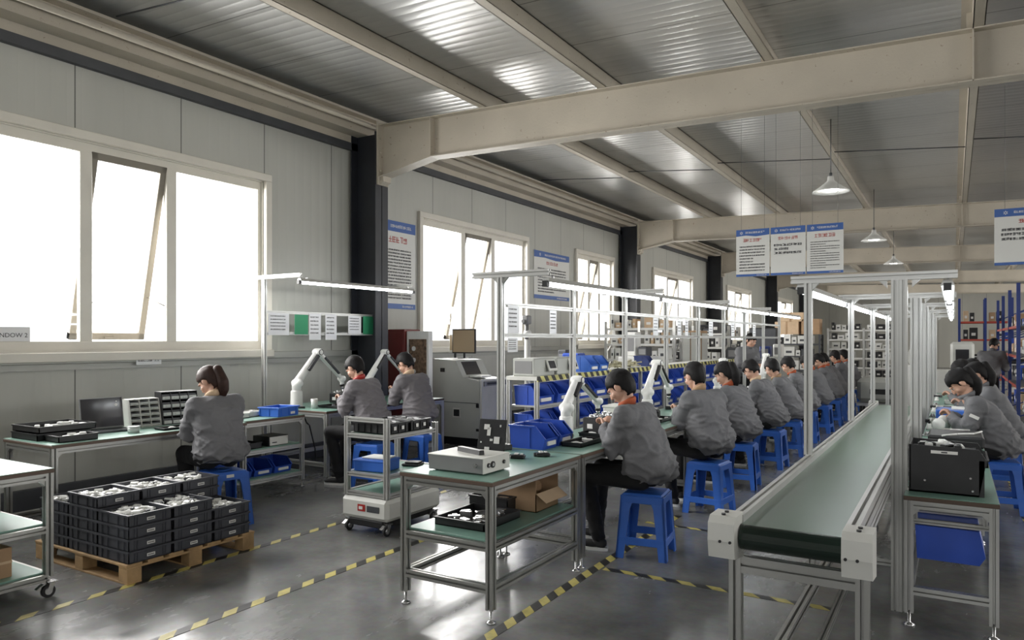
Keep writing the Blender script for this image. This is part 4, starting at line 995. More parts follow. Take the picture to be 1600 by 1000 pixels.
for k, (x, y, z_, lb) in enumerate(((-6.4, 4.95, .78, 'white tray lying right of the woman on the narrow bench'), (-6.44, 5.18, .78, 'white open box between the white tray and the blue tub'))):
    tray(lb, x, y, z_, .22, .2, .05, mt='off_white', contents='white', n=4, seed=12 + k)
q = MB(); q.box(-.13, .12, -.14, .12, 0, .1, 0, .004); r_ = MB(); r_.box(.12, .126, -.13, .11, .006, .094); g_ = MB(); g_.box(.126, .128, -.1, -.04, .03, .04)
simple('instrument', 'black instrument with pale front panel on the middle shelf by the woman', 'instrument', q, 'black', (-6.22, 5.28, .48), 0, None, (('front_panel', r_, 'off_white'), ('front_label', g_, 'ink')))
tray('black tray of dark parts left of the black instrument on the middle shelf', -6.25, 4.92, .48, .3, .26, .06, contents='dark_grey', n=5, seed=15)
for k, y in enumerate((4.84, 5.1, 5.36)):
    bin_('dark blue bin on the bottom shelf beside the woman, %s' % ('leftmost of three', 'middle of three', 'rightmost of three')[k], -6.28, y, .18, .3, .22, .15, group='blue bins on the bottom shelf of the narrow bench')
# robot bench
q = MB(); q.lathe([(0, .002), (.036, 0), (.04, .11), (.037, .11), (.033, .008), (0, .008)], seg=20); tag(q.build('cup', 'white', None, (-6.32, 5.98, .8)), 'plain white cup on the robot bench', 'cup')
engine('black gear unit under the gripper of the robot beside the cup', -6.62, 6.72, .8, 1.25, R(10)); engine('black gear unit behind the first man at the robot bench', -6.72, 7.05, .8, 1.2, R(40))
tray('black flat tool tray in front of the short-haired man', -6.2, 6.2, .8, .3, .26, .03, contents='dark_grey', n=4, seed=17)
q = MB(); q.path([(0, 0, .012), (.05, .04, .02), (.09, .12, .015), (.06, .2, .012)], .012); q.box(-.03, .03, -.05, .02, 0, .03, 0, .006); tag(q.build('hand_tool', 'black', None, (-6.6, 5.86, .8), R(-60)), 'black corded hand tool near the front corner of the robot bench', 'tool')

# ------------------------------------------------------------------ wheeled cart
t = thing('transport_cart', 'wheeled aluminium cart on a white motorised base in the middle of the floor', 'cart', (-4.13, 4.80, 0))
a, b = .235, .34
q = MB(); q.box(-a - .02, a + .02, -b - .02, b + .02, .12, .30, 0, .03); q.build('drive_base', 'off_white', t)
q = MB(); q.box(-a + .05, a - .05, -b - .0, b, .06, .12, 0, .01); q.build('chassis', 'black', t)
q = MB(); q.box(-.06, .02, -b - .025, -b - .018, .19, .245); q.build('warning_label', 'red', t)
q = MB(); q.box(-.045, -.005, -b - .027, -b - .025, .205, .23); q.build('warning_mark', 'label_white', t)
q = MB(); q.box(.04, .17, -b - .024, -b - .018, .19, .24); q.build('front_grille', 'dark_grey', t)
for s in (-1, 1):
    for s2 in (-1, 1): caster(t, s * (a - .03), s2 * (b - .03), .042)
for sx in (-1, 1):
    for sy in (-1, 1):
        q = MB(); q.ext((sx * (a - .02), sy * (b - .02), .30), (sx * (a - .02), sy * (b - .02), .955 if sy < 0 else .87), .04); q.build('post', 'white_alu', t)
for z, nm in ((.80, 'tray_rail'), (.48, 'shelf_rail'), (.325, 'base_rail')):
    q = MB(); u, v = a - .02, b - .02
    for s in (-1, 1): q.ext((-u + .02, s * v, z), (u - .02, s * v, z), .036); q.ext((s * u, -v + .02, z), (s * u, v - .02, z), .036)
    q.build(nm, 'white_alu', t); q = MB(); q.box(-u + .01, u - .01, -v + .01, v - .01, z + .0, z + .012); q.build('shelf', 'esd', t)
q = MB(); q.ext((-a + .04, -b + .02, .935), (a - .04, -b + .02, .935), .036); q.build('handle_bar', 'white_alu', t)
def blackcrate(label, x, y, z, rz=0):
    t = thing('parts_crate', label, 'crate', (x, y, z), rz, 'black crates on the wheeled cart'); q = MB(); a, b, H = .19, .13, .09
    for (x0, x1, y0, y1) in ((-a, a, -b, -b + .006), (-a, a, b - .006, b), (-a, -a + .006, -b, b), (a - .006, a, -b, b)): q.box(x0, x1, y0, y1, 0, H)
    q.box(-a, a, -b, b, 0, .006); q.box(-a - .01, a + .01, -b - .01, -b + .004, H - .014, H); q.box(-a - .01, a + .01, b - .004, b + .01, H - .014, H); q.box(-a - .01, -a, -b, b, H - .014, H); q.box(a, a + .01, -b, b, H - .014, H)
    for v in (-.14, -.07, 0, .07, .14): q.box(v - .004, v + .004, -b - .008, -b, .01, H - .01)
    for v in (-.09, 0, .09): q.box(a, a + .008, v - .004, v + .004, .01, H - .01)
    q.build('crate_wall', 'black', t); q = MB(); rr = random.Random(5)
    for i in range(10): M = Matrix.Translation((rr.uniform(-.14, .14), rr.uniform(-.09, .09), .07)) @ Matrix.Rotation(rr.uniform(0, 3), 4, 'Z'); q.box(-.04, .04, -.02, .02, -.03, .022, 0, .004, M)
    o = q.build('crate_filling', 'machine_dark', t); o['kind'] = 'stuff'
    q = MB(); q.box(a + .01, a + .012, -.07, -.04, .03, .06); q.box(a + .01, a + .012, .03, .06, .03, .06); q.build('crate_label', 'label_white', t)
blackcrate('black crate of dark parts on the cart top, nearer the camera', -4.15, 4.68, .815, 0); blackcrate('black crate of dark parts at the back of the cart top', -4.15, 4.97, .815, 0)
t = thing('storage_tub', 'blue box with white lid on the middle shelf of the wheeled cart', 'tub', (-4.18, 4.66, .495), R(8))
q = MB(); q.box(-.15, .15, -.12, .12, 0, .1, 0, .006); q.box(-.158, .158, -.128, .128, .082, .094, 0, .003); q.build('tub_body', 'blue_stool', t); q = MB(); q.box(-.1, .13, -.08, .1, .1, .112, 0, .004); q.build('tub_lid', 'white', t)
q = MB(); q.box(-.08, .08, -.07, .07, 0, .02, 0, .006); q.box(-.06, .07, -.05, .06, .02, .034, 0, .006); tag(q.build('black_case', 'black', None, (-4.05, 4.98, .495), R(15)), 'flat black case behind the blue box on the cart shelf', 'case')

# left trolley load
q = MB(); q.box(-.1, .1, -.16, .16, 0, .18, 0, .003); r_ = MB(); r_.box(.1, .102, -.16, .16, .085, .1)
simple('cardboard_box', 'closed brown carton on the bottom shelf of the left trolley', 'cardboard box', q, 'card', (-4.98, 2.02, .16), 0, None, (('tape_strip', r_, 'card_pale'),))
tray('steel tray at the left edge on the middle trolley shelf', -5.15, 1.95, .46, .3, .3, .03, mt='steel', contents=None)

# ------------------------------------------------------------------ machines along the window wall
t = thing('test_machine', 'tall grey machine with sloped console standing under the second window', 'machine', (-6.42, 9.35, 0))
q = MB(); q.prism([(-.45, .12), (.42, .12), (.42, .98), (.12, 1.02), (-.02, 1.28), (-.45, 1.3)], -.42, .3, 'y'); q.build('cabinet_body', 'machine', t)
q = MB(); q.prism([(.42, .12), (.45, .12), (.45, 1.0), (.42, 1.0)], -.41, .3, 'y'); q.build('front_door', 'off_white', t)
q = MB(); q.box(-.42, .4, -.425, -.42, .64, .65); q.build('panel_seam', 'dark_grey', t)
q = MB(); q.box(-.06, .08, -.435, -.42, .42, .56, 1); q.box(-.04, .06, -.44, -.435, .44, .54); q.build('vent_window', ['black', 'off_white'], t)
q = MB(); q.prism([(.105, 1.06), (.0, 1.255), (-.01, 1.25), (.095, 1.055)], -.3, .1, 'y'); q.build('console_screen', 'glass_dark', t)
q = MB(); q.box(.14, .36, -.28, .0, 1.02, 1.05, 0, .006); q.build('keyboard', 'white', t)
q = MB(); q.box(.44, .47, -.36, .25, .9, .97, 1); q.box(.47, .475, -.3, .2, .92, .95); q.build('drawer', ['black', 'machine_dark'], t)
for z in (.25, .6, .62): q = MB(); q.box(.36, .41, -.435, -.42, z - .02, z + .02, 0, .004); q.build('latch', 'black', t)
q = MB(); q.box(-.43, .4, -.38, .28, 0, .12); q.build('plinth', 'black', t)
q = MB(); q.box(-.3, -.22, -.435, -.42, 1.1, 1.16, 0, .004); q.build('switch', 'black', t)
t = thing('monitor', 'flat monitor with beige screen standing on the grey machine', 'monitor', (-6.48, 9.2, 1.3), R(0))
q = MB(); q.box(-.22, .22, 0, .03, .08, .46, 0, .006); q.build('monitor_casing', 'black', t); q = MB(); q.box(-.2, .2, -.004, 0, .1, .44); q.build('screen', 'screen_beige', t)
q = MB(); q.cyl((0, .02, .0), (0, .02, .1), .018); q.box(-.09, .09, -.04, .08, 0, .012, 0, .004); q.build('monitor_stand', 'black', t)
t = thing('small_display', 'small beige display on the left of the machine monitor', 'display', (-6.95, 9.6, 1.16)); q = MB(); q.box(-.1, .1, 0, .03, .22, .52, 0, .005); q.build('display_casing', 'off_white', t); q = MB(); q.box(-.085, .085, -.003, 0, .26, .5); q.build('screen', 'screen_beige', t); q = MB(); q.box(-.1, .1, -.02, .1, .0, .1, 0, .01); q.cyl((0, .03, .1), (0, .03, .24), .02); q.build('display_base', 'black', t)
q = MB(); q.box(-.14, .14, -.2, .25, 0, 1.16, 0, .01); tag(q.build('side_cabinet', 'machine', None, (-7.02, 9.7, 0)), 'low grey cabinet between the machine and the window wall', 'cabinet')
q = MB(); q.box(-.15, .17, -.18, .2, 0, 1.75, 0, .006); r_ = MB(); r_.box(-.13, .15, -.19, -.18, .06, 1.7, 0, .003); g_ = MB(); g_.box(.1, .12, -.205, -.19, .85, .95)
simple('metal_cabinet', 'dark red metal cabinet next to the dark column', 'cabinet', q, 'maroon', (-7.2, 8.62, 0), 0, None, (('door', r_, 'maroon'), ('handle', g_, 'steel')))
q = MB(); q.box(-.22, .2, -.12, -.02, 0, 1.72, 0, .008); r_ = MB(); r_.box(-.16, .16, -.128, -.12, .3, 1.6); g_ = MB()
for k in range(4): g_.cyl((-.07, -.13, .95 + k * .17), (-.07, -.14, .95 + k * .17), .035)
h_ = MB(); h_.box(-.165, -.155, -.135, -.12, .3, 1.6)
simple('electrical_cabinet', 'white-framed electrical cabinet with brown interior left of the grey machine', 'cabinet', q, 'white', (-6.80, 8.60, 0), 0, None, (('glazed_front', r_, 'brown_board'), ('gauge', g_, 'white'), ('door_edge', h_, 'steel')))
t = thing('inspection_stand', 'slim white stand with a small camera head before the second window', 'stand', (-6.15, 10.6, 0)); q = MB(); q.cyl((0, 0, .02), (0, 0, 1.6), .05); q.box(-.2, .2, -.2, .2, 0, .03, 0, .01); q.build('pole', 'off_white', t); q = MB(); q.box(-.06, .06, -.1, .05, 1.85, 2.0, 0, .02); q.cyl((0, -.02, 1.6), (0, -.02, 1.85), .035); q.cyl((0, -.1, 1.9), (0, -.16, 1.9), .03); q.build('camera_head', 'machine_dark', t)
q = MB(); q.ball((0, 0, 1.7), .07); q.build('joint', 'white', t)

def cab(name, label, x, y, w_, d, h, m1, m2, top=None, cat='cabinet', doors=2, group=None):
    t = thing(name, label, cat, (x, y, 0), 0, group); q = MB(); q.box(-w_ / 2, w_ / 2, -d / 2, d / 2, .04, h, 0, .01); q.build('cabinet_body', m1, t)
    for k in range(doors):
        q = MB(); x0 = -w_ / 2 + k * w_ / doors; q.box(x0 + .012, x0 + w_ / doors - .012, -d / 2 - .012, -d / 2, .08, h - .04, 0, .003); o = q.build('door', m2, t)
        q = MB(); q.box(x0 + w_ / doors - .05, x0 + w_ / doors - .035, -d / 2 - .03, -d / 2 - .012, h * .5, h * .6); q.build('handle', 'steel', o)
        q = MB(); q.box(w_ / 2, w_ / 2 + .01, -d / 2 + .03, d / 2 - .03, .1, h - .06); 
    q.build('side_panel', m2, t)
    q = MB(); q.box(-w_ / 2 + .02, w_ / 2 - .02, -d / 2 + .02, d / 2 - .02, 0, .04); q.build('plinth', 'black', t)
    return t
cab('machine_cabinet', 'white machine cabinet seen through the back frames above the first man', -5.55, 14.2, .62, .8, 1.25, 'white', 'off_white')
cab('wooden_cabinet', 'brownish cabinet with pale doors seen above the second man', -5.25, 16.9, .5, .5, 1.8, 'card', 'machine')
cab('dark_cabinet', 'tall dark cabinet seen above the ponytailed worker', -5.7, 20.2, .8, .5, 2.0, 'dark_grey', 'black')
cab('dark_cabinet', 'black cabinet farther back seen above the fourth worker', -5.0, 23.2, .8, .5, 1.95, 'black', 'dark_grey')
cab('low_cabinet', 'low grey cabinet with blue box on top behind the rack', -6.0, 12.2, .9, .7, 1.1, 'machine', 'off_white')
cab('bench_machine', 'white low machine behind the frames above the fourth worker', -4.5, 18.6, .9, .7, 1.1, 'off_white', 'white')
cab('bench_machine', 'grey low machine behind the frames above the fifth worker', -4.3, 21.3, .9, .7, 1.1, 'machine', 'off_white')
BX = [(-6.05, 12.15, 1.1, 'blue', .17, .24, 'blue box on the low grey cabinet behind the rack'), (-6.3, 12.3, 1.1, 'dark_grey', .09, .3, 'dark instrument left of the blue box on the low grey cabinet'), (-5.72, 12.3, 1.1, 'white', .08, .18, 'small white box right of the blue box on the low cabinet'),
      (-4.75, 18.55, 1.1, 'dark_grey', .12, .3, 'dark box on the white low machine'), (-4.45, 18.6, 1.1, 'white', .1, .42, 'tall white box on the white low machine'), (-4.2, 18.6, 1.1, 'rack_blue', .1, .2, 'blue-grey box on the white low machine'),
      (-4.55, 21.3, 1.1, 'rack_blue', .14, .3, 'blue-grey screen box on the grey low machine'), (-4.2, 21.3, 1.1, 'white', .12, .36, 'white box on the grey low machine'),
      (-5.4, 14.1, 1.25, 'dark_grey', .1, .2, 'black control unit on the white machine cabinet'), (-5.7, 14.2, 1.25, 'white', .12, .5, 'white hopper on the white machine cabinet')]
for (x, y, z, m, hw, hh, lb) in BX:
    q = MB(); q.box(-hw, hw, -.15, .15, 0, hh, 0, .02); q.box(-hw * .7, hw * .7, -.155, -.15, hh * .2, hh * .75, 1); tag(q.build('equipment_box', [m, 'machine_dark'], None, (x, y, z)), lb, 'box')

# ------------------------------------------------------------------ material racks behind the long line, with a hazard-striped edge
RO = ['first', 'second', 'third', 'fourth']
for k in range(4):
    y0 = 6.95 + k * 2.1; t = thing('material_rack', '%s white rack with striped yellow-black edge behind the long line' % RO[k], 'rack', (-4.1, y0 + 1.03, 0), 0, 'striped racks behind the long line')
    q = MB(); q.box(-.21, .19, -1.03, 1.03, 1.14, 1.185, 0, .004); q.build('top_board', 'off_white', t)
    q = MB(); q.box(.19, .203, -1.03, 1.03, 1.13, 1.19); q.build('striped_edge', 'tape_edge', t)
    for sx in (-1, 1):
        for yy in ((-1, 0, 1) if sx > 0 else (-1, 1)): q = MB(); q.ext((sx * .18 - .01, yy * 1.0, .02), (sx * .18 - .01, yy * 1.0, 1.14), .045); q.build('post', 'white_alu', t)
    for z in (.2, .52, .84):
        q = MB(); q.box(-.18, .16, -.98, .98, z, z + .02, 0, .002); q.ext((.17, -.98, z - .005), (.17, .98, z - .005), .03); q.build('shelf', 'white_alu', t)
    for zi, z in enumerate((.22, .54, .86)):
        for j in range(4):
            bin_('blue bin on the %s shelf of the %s striped rack, %s from the near end' % (('bottom', 'middle', 'upper')[zi], RO[k], ('first', 'second', 'third', 'fourth')[j]), -4.1, y0 + .28 + j * .5, z, .3, .4, .22, group='blue bins in the striped racks')
for k, y in enumerate((7.25, 7.8)):
    t = thing('bench_tester', 'grey bench instrument with tilted display on the striped rack, %s one' % ('nearer', 'farther')[k], 'instrument', (-4.1, y, 1.185), 0, 'instruments on the striped rack')
    q = MB(); q.box(-.16, .12, -.24, .24, 0, .2, 0, .01); q.build('casing', 'machine', t); q = MB(); q.box(-.13, .09, -.245, -.24, .03, .17); q.build('front_panel', 'machine_dark', t)
    q = MB(); q.box(-.01, .01, -.1, .1, 0, .14, 0, .004, Matrix.Translation((.17, .12, .05)) @ Matrix.Rotation(R(-20), 4, 'Y')); q.build('display', 'off_white', t)
    q = MB(); q.box(.01, .013, -.075, .075, .03, .12, 0, 0, Matrix.Translation((.17, .12, .05)) @ Matrix.Rotation(R(-20), 4, 'Y')); q.build('screen', 'glass_dark', t)
for k, y in enumerate((8.45, 8.75)):
    bin_('light blue open bin on top of the striped rack, %s one' % ('nearer', 'farther')[k], -4.08, y, 1.185, .34, .27, .2, group='blue bins on top of the striped rack', mt='blue_stool')
q = MB(); rr = random.Random(2)
for i in range(60): q.cyl((rr.uniform(-.12, .12), rr.uniform(-.5, .5), rr.uniform(0, .03)), (rr.uniform(-.12, .12), rr.uniform(-.5, .5), rr.uniform(.02, .1)), .012, seg=6)
tag(q.build('plastic_strips', 'gold', None, (-4.08, 9.75, 1.2)), 'heap of pale yellowish strips on the striped rack', 'strips', None, 'stuff')
bin_('small purple-blue bin on the striped rack beside the second robot arm', -4.08, 10.6, 1.185, .24, .2, .16, mt='rack_blue')

# ------------------------------------------------------------------ right-hand bench things
t = thing('black_crate', 'big black crate with white label strip on the nearest right-hand bench', 'crate', (-.03, 4.9, .73))
q = MB(); 
for pr_ in (('a', -.16, -.155), ('b', .155, .16)): pass
q.prism([(-.185, 0), (.15, 0), (.185, .2), (.15, .26), (-.185, .27)], -.16, -.15, 'y'); q.prism([(-.185, 0), (.15, 0), (.185, .2), (.15, .26), (-.185, .27)], .15, .16, 'y'); q.box(-.19, -.18, -.16, .16, 0, .27); q.box(.15, .175, -.16, .16, 0, .2); q.box(-.19, .15, -.16, .16, 0, .01)
q.build('crate_wall', 'black', t)
q = MB(); q.box(-.08, .05, -.163, -.16, .225, .242); q.box(-.03, .0, -.1645, -.163, .23, .237, 1); q.build('crate_label', ['label_white', 'ink'], t)
for (x_, z_) in ((-.11, .07), (.11, .1), (.12, .03)): q = MB(); q.cyl((x_, -.16, z_), (x_, -.164, z_), .006, seg=8); q.build('rivet', 'steel', t)
q = MB(); rr = random.Random(9)
for i in range(9): M = Matrix.Translation((rr.uniform(-.13, .08), rr.uniform(-.11, .11), .25)) @ Matrix.Rotation(rr.uniform(0, 3), 4, 'Z'); q.box(-.05, .04, -.02, .02, -.02, .025, i % 2, .006, M)
q.box(-.17, .14, -.14, .14, .2, .235, 1); o = q.build('crate_filling', ['white', 'black'], t); o['kind'] = 'stuff'
def lump(name, label, cat, x, y, z, r, m, seed=0):
    me = blob([('e', (0, 0, r[2]), r), ('e', (r[0] * .4, r[1] * .3, r[2] * 1.1), (r[0] * .6, r[1] * .6, r[2] * .8))], .01, 1); fold(me, .012, seed, 0, .2); q = MB(); mesh_into(q, me); q.f = q.f
    o = q.build(name, m, None, (x, y, z)); zmin = min(v.co.z for v in o.data.vertices); o.location.z = z - zmin; return tag(o, label, cat)
tray('flat blue-lined tray with white rim behind the big black crate', -.13, 5.38, .73, .16, .28, .06, mt='off_white', contents='dark_grey', n=3)
lump('plastic_bag', 'crumpled beige plastic bag behind the big black crate', 'bag', .03, 5.5, .73, (.07, .08, .06), 'gold', 3)
tray('long black tray behind the crumpled bag', .03, 6.1, .73, .34, .5, .05, contents='steel', n=5)
t = thing('tool_case', 'open black tool case on the second right-hand bench', 'case', (.02, 7.1, .73)); q = MB(); q.box(-.2, .19, -.28, .22, 0, .09, 0, .015); q.build('case_body', 'black', t); q = MB(); q.path([(-.1, -.28, .09), (.0, -.2, .1), (.12, -.1, .1), (.18, .1, .1)], .008); q.build('cable', 'white', t)
for k, (x, y, lb) in enumerate(((-.12, 7.9, 'white mug-like housing on the second right-hand bench'), (-.08, 8.3, 'white round housing near the blue bin'))):
    q = MB(); q.lathe([(0, 0), (.05, 0), (.055, .09), (.03, .12), (0, .12)], seg=18); tag(q.build('round_housing', 'white', None, (x, y, .73)), lb, 'housing')
t = thing('storage_tub', 'blue tub with white lid on the right-hand benches before the ponytailed woman', 'tub', (-.02, 9.0, .73)); q = MB(); q.box(-.14, .14, -.2, .2, 0, .13, 0, .008); q.build('tub_body', 'blue_stool', t); q = MB(); q.box(.0, .15, -.1, .18, .13, .145, 0, .004); q.build('tub_lid', 'white', t)
for k in range(6):
    tray('pale tray of parts on the right-hand benches, %s from the near end' % ('first', 'second', 'third', 'fourth', 'fifth', 'sixth')[k], (.02, -.1, .06, -.08, .0, .05)[k], (7.65, 8.6, 9.7, 10.3, 11.4, 12.4)[k], .73, .2, .26, .05, mt='off_white', contents='dark_grey' if k % 2 else 'white', n=6, seed=30 + k, group='pale trays on the right-hand benches')
rr = random.Random(77)
def small_part(kind, label, x, y, z, s, group):
    t = thing('machined_part', label, 'machine part', (x, y, z), rr.uniform(0, 6), group)
    if kind == 0:
        q = MB(); q.lathe([(0, 0), (.03 * s, 0), (.032 * s, .02 * s), (.02 * s, .03 * s), (.018 * s, .06 * s), (0, .06 * s)], seg=16); q.build('part_body', 'white', t); q = MB(); q.cyl((0, 0, .06 * s), (0, 0, .075 * s), .01 * s); q.build('spindle', 'black', t)
    elif kind == 1:
        q = MB(); q.box(-.05 * s, .05 * s, -.03 * s, .03 * s, 0, .035 * s, 0, .005); q.build('part_body', 'black', t); q = MB(); q.box(-.03 * s, .02 * s, -.02 * s, .02 * s, .035 * s, .042 * s); q.build('part_cover', 'off_white', t)
    else:
        q = MB(); q.box(-.045 * s, .045 * s, -.045 * s, .045 * s, 0, .012 * s, 0, .003); q.cyl((0, 0, .012 * s), (0, 0, .04 * s), .025 * s, .018 * s); q.build('part_body', 'steel', t)
O20 = ords + ['twelfth', 'thirteenth', 'fourteenth', 'fifteenth', 'sixteenth']
for k in range(14):
    kd = k % 3; y = (4.75, 5.2, 5.75, 6.5, 6.9, 7.5, 8.05, 8.75, 9.35, 9.95, 10.6, 11.0, 11.8, 12.6)[k]
    small_part(kd, '%s, %s from the near end at the left edge of right-hand benches' % (('white turned part', 'black part', 'flanged part')[kd], O20[k]), -.2 if k else -.222, y, .73, 1.0 if k else .3, 'small parts on the right-hand benches')
for k in range(10):
    kd = (k + 1) % 3
    small_part(kd, '%s, %s from the near end at the back of the long line' % (('white turned part', 'black part', 'flanged part')[kd], O20[k]), -2.78, (4.45, 6.1, 6.75, 8.0, 8.6, 9.3, 10.5, 11.3, 12.0, 13.4)[k], .8, 1.1, 'small parts at the back of the long line')
t = thing('hanging_drawer', 'deep blue bin hung under the nearest right-hand bench', 'storage bin', (-.02, 5.25, .27)); q = MB()
q.prism([(-.17, 0), (.15, 0), (.18, .05), (.15, .2), (-.18, .2)], -.2, .2, 'y'); q.build('bin_body', 'blue', t); 
for v in (-.17, .17): q = MB(); q.ext((-.2, v, .22), (.2, v, .22), .03); q.build('hanger_rail', 'alu', t)
for s in (-1, 1):
    for v in (-.17, .17): q = MB(); q.ext((s * .18, v, .235), (s * .18, v, .385), .025); q.build('hanger', 'alu', t)
t = thing('desktop_machine', 'white machine with small dark screen at the far end of the right-hand benches', 'machine', (-.05, 15.2, 0)); q = MB(); q.box(-.3, .35, -.3, .3, 0, 1.05, 0, .02); q.build('machine_base', 'white', t); q = MB(); q.box(.0, .36, -.25, .2, 1.05, 1.55, 0, .04); q.build('machine_head', 'off_white', t); q = MB(); q.box(.08, .28, -.256, -.25, 1.2, 1.42); q.build('screen', 'glass_dark', t)
t = thing('desktop_machine', 'white machine with rounded dark opening left of the one with the screen', 'machine', (-.45, 14.4, 0)); q = MB(); q.box(-.28, .2, -.3, .3, 0, 1.15, 0, .02); q.build('machine_base', 'white', t); q = MB(); q.cyl((-.04, -.2, 1.3), (-.04, .25, 1.3), .2, seg=20); q.build('machine_head', 'off_white', t); q = MB(); q.cyl((-.04, -.21, 1.3), (-.04, -.2, 1.3), .12, seg=20); q.build('opening', 'black', t)

# ------------------------------------------------------------------ hanging and wall signs
def sign(label, x, y, z, w_, h, rz, seed, style=0, head=.14, foot=.05, group=None, title=6, wire=0, red=True):
    t = thing('notice_board', label, 'sign', (x, y, z), rz, group); r_ = random.Random(seed)
    q = MB(); q.box(0, w_, 0, .012, 0, h); q.build('board', 'sign_face', t)
    q = MB(); hh = h * head
    if style == 0: q.prism([(0, h - hh), (w_ * .3, h - hh * .9), (w_ * .6, h - hh * 1.12), (w_, h - hh * .95), (w_, h), (0, h)], -.002, 0, 'y')
    else: q.box(0, w_, -.002, 0, h - hh, h)
    q.build('header_band', 'sign_blue', t); q = MB(); q.box(0, w_, -.002, 0, .0, h * foot); q.build('footer_band', 'sign_blue', t)
    q = MB(); c = (w_ * .16, h - hh * .52); rr_ = hh * .24
    for a in range(6):
        a0 = R(60 * a); q.box(-rr_ * .16, rr_ * .16, -.0035, -.002, rr_ * .35, rr_, 0, 0, Matrix.Translation((c[0], 0, c[1])) @ Matrix.Rotation(a0, 4, 'Y'))
    glyphs(q, w_ * .28, h - hh * .62, hh * .26, int(w_ * .62 / (hh * .26)), y=-.0035, rr=r_)
    glyphs(q, w_ * .62, h * foot * .3, h * foot * .35, int(w_ * .33 / (h * foot * .35)), y=-.0035, rr=r_)
    q.build('heading', 'label_white', t)
    q = MB(); th = h * .065; n = title; x0 = (w_ - n * th * 1.0) / 2; glyphs(q, x0, h - hh - th * 1.9, th, n, y=-.002, rr=r_); q.build('title', 'red_ink' if red else 'ink', t)
    q = MB()
    if style == 2:
        rows = 16; ch = h * .016
    elif style == 1: rows = 3; ch = h * .042
    elif style == 3: rows = 12; ch = h * .014
    else: rows = 9; ch = h * .024
    top = h - hh - th * 2.9; sp = (top - h * (foot + .05)) / max(rows, (7 if style == 1 else rows))
    for i in range(rows): glyphs(q, w_ * .1, top - sp * (i + .8), ch, int(w_ * (.8 if r_.random() > .25 else .45) / ch), y=-.002, rr=r_, t=ch * .2)
    q.build('text_rows', 'ink', t)
    if wire:
        q = MB()
        for v in (w_ * .15, w_ * .85): q.cyl((v, .006, h), (v, .006, roofz(x + v) - z + .01), .0016, seg=5)
        q.build('hanging_wire', 'dark_grey', t)
    return t
G = 'boards hung under the roof'
for k in range(3):
    sign('hanging notice board with blue header, %s of the group of three' % ('leftmost', 'middle', 'rightmost')[k], -2.27 + k * .405, 9.0, 2.36, .39, .57, 0, 50 + k, (0, 1, 3)[k], group=G, wire=1.65, red=(k < 3))
sign('large hanging notice board cut by the right edge of the view', .36, 9.0, 2.36, .6, .58, 0, 60, 1, group=G, title=5, wire=1.62)
sign('tall white notice with blue bands on the wall right of the first column', WX + .014, 8.3, 2.07, .84, 1.36, R(90), 70, 2, .12, .06, title=5)
sign('wide notice with blue bands on the wall past the second window', WX + .014, 13.0, 2.45, 1.6, 1.0, R(90), 71, 0, .14, .08, title=8)
q = MB(); q.box(0, .37, 0, .004, 0, .15); 
t = thing('window_label', 'white paper label reading WINDOW 2 on the left window', 'label', (WX - .045, 3.11, 1.565), R(90)); q.build('label_paper', 'paper', t)
q = MB(); text_mb(q, 'WINDOW 2', .042, .035, .053, -.001); q.build('lettering', 'ink', t)
q = MB(); q.box(0, .28, 0, .004, 0, .1); t = thing('window_label', 'small white label on the rail under the large window', 'label', (WX + .075, 4.45, 1.33), R(90)); q.build('label_paper', 'paper', t); q = MB(); glyphs(q, .02, .035, .03, 8, y=-.0016); q.build('lettering', 'ink', t)

# ------------------------------------------------------------------ pendant lamps
for k, (x, y, z, lb) in enumerate(((-1.47, 11.0, 3.66, 'nearest round pendant lamp under the roof'), (-1.40, 16.6, 3.62, 'second round pendant lamp under the roof'), (-1.38, 22.0, 3.62, 'farthest round pendant lamp under the roof'))):
    t = thing('pendant_lamp', lb, 'lamp', (x, y, z), 0, 'pendant lamps'); q = MB(); q.lathe([(.245, 0), (.24, .012), (.17, .06), (.09, .12), (.045, .16), (.04, .22), (0, .225)], seg=28); q.lathe([(.245, 0), (.235, .0), (.165, .05), (.085, .11), (0, .13)], seg=28, mi=0); q.build('shade', 'white', t)
    q = MB(); q.lathe([(0, .01), (.08, .012), (.11, .03), (.09, .06), (0, .07)], seg=20); q.build('bulb', 'lamp_bulb', t)
    q = MB(); q.cyl((0, 0, .22), (0, 0, .27), .02); q.cyl((0, 0, .27), (0, 0, roofz(x) - z), .006, seg=6); q.build('cord', 'dark_grey', t)

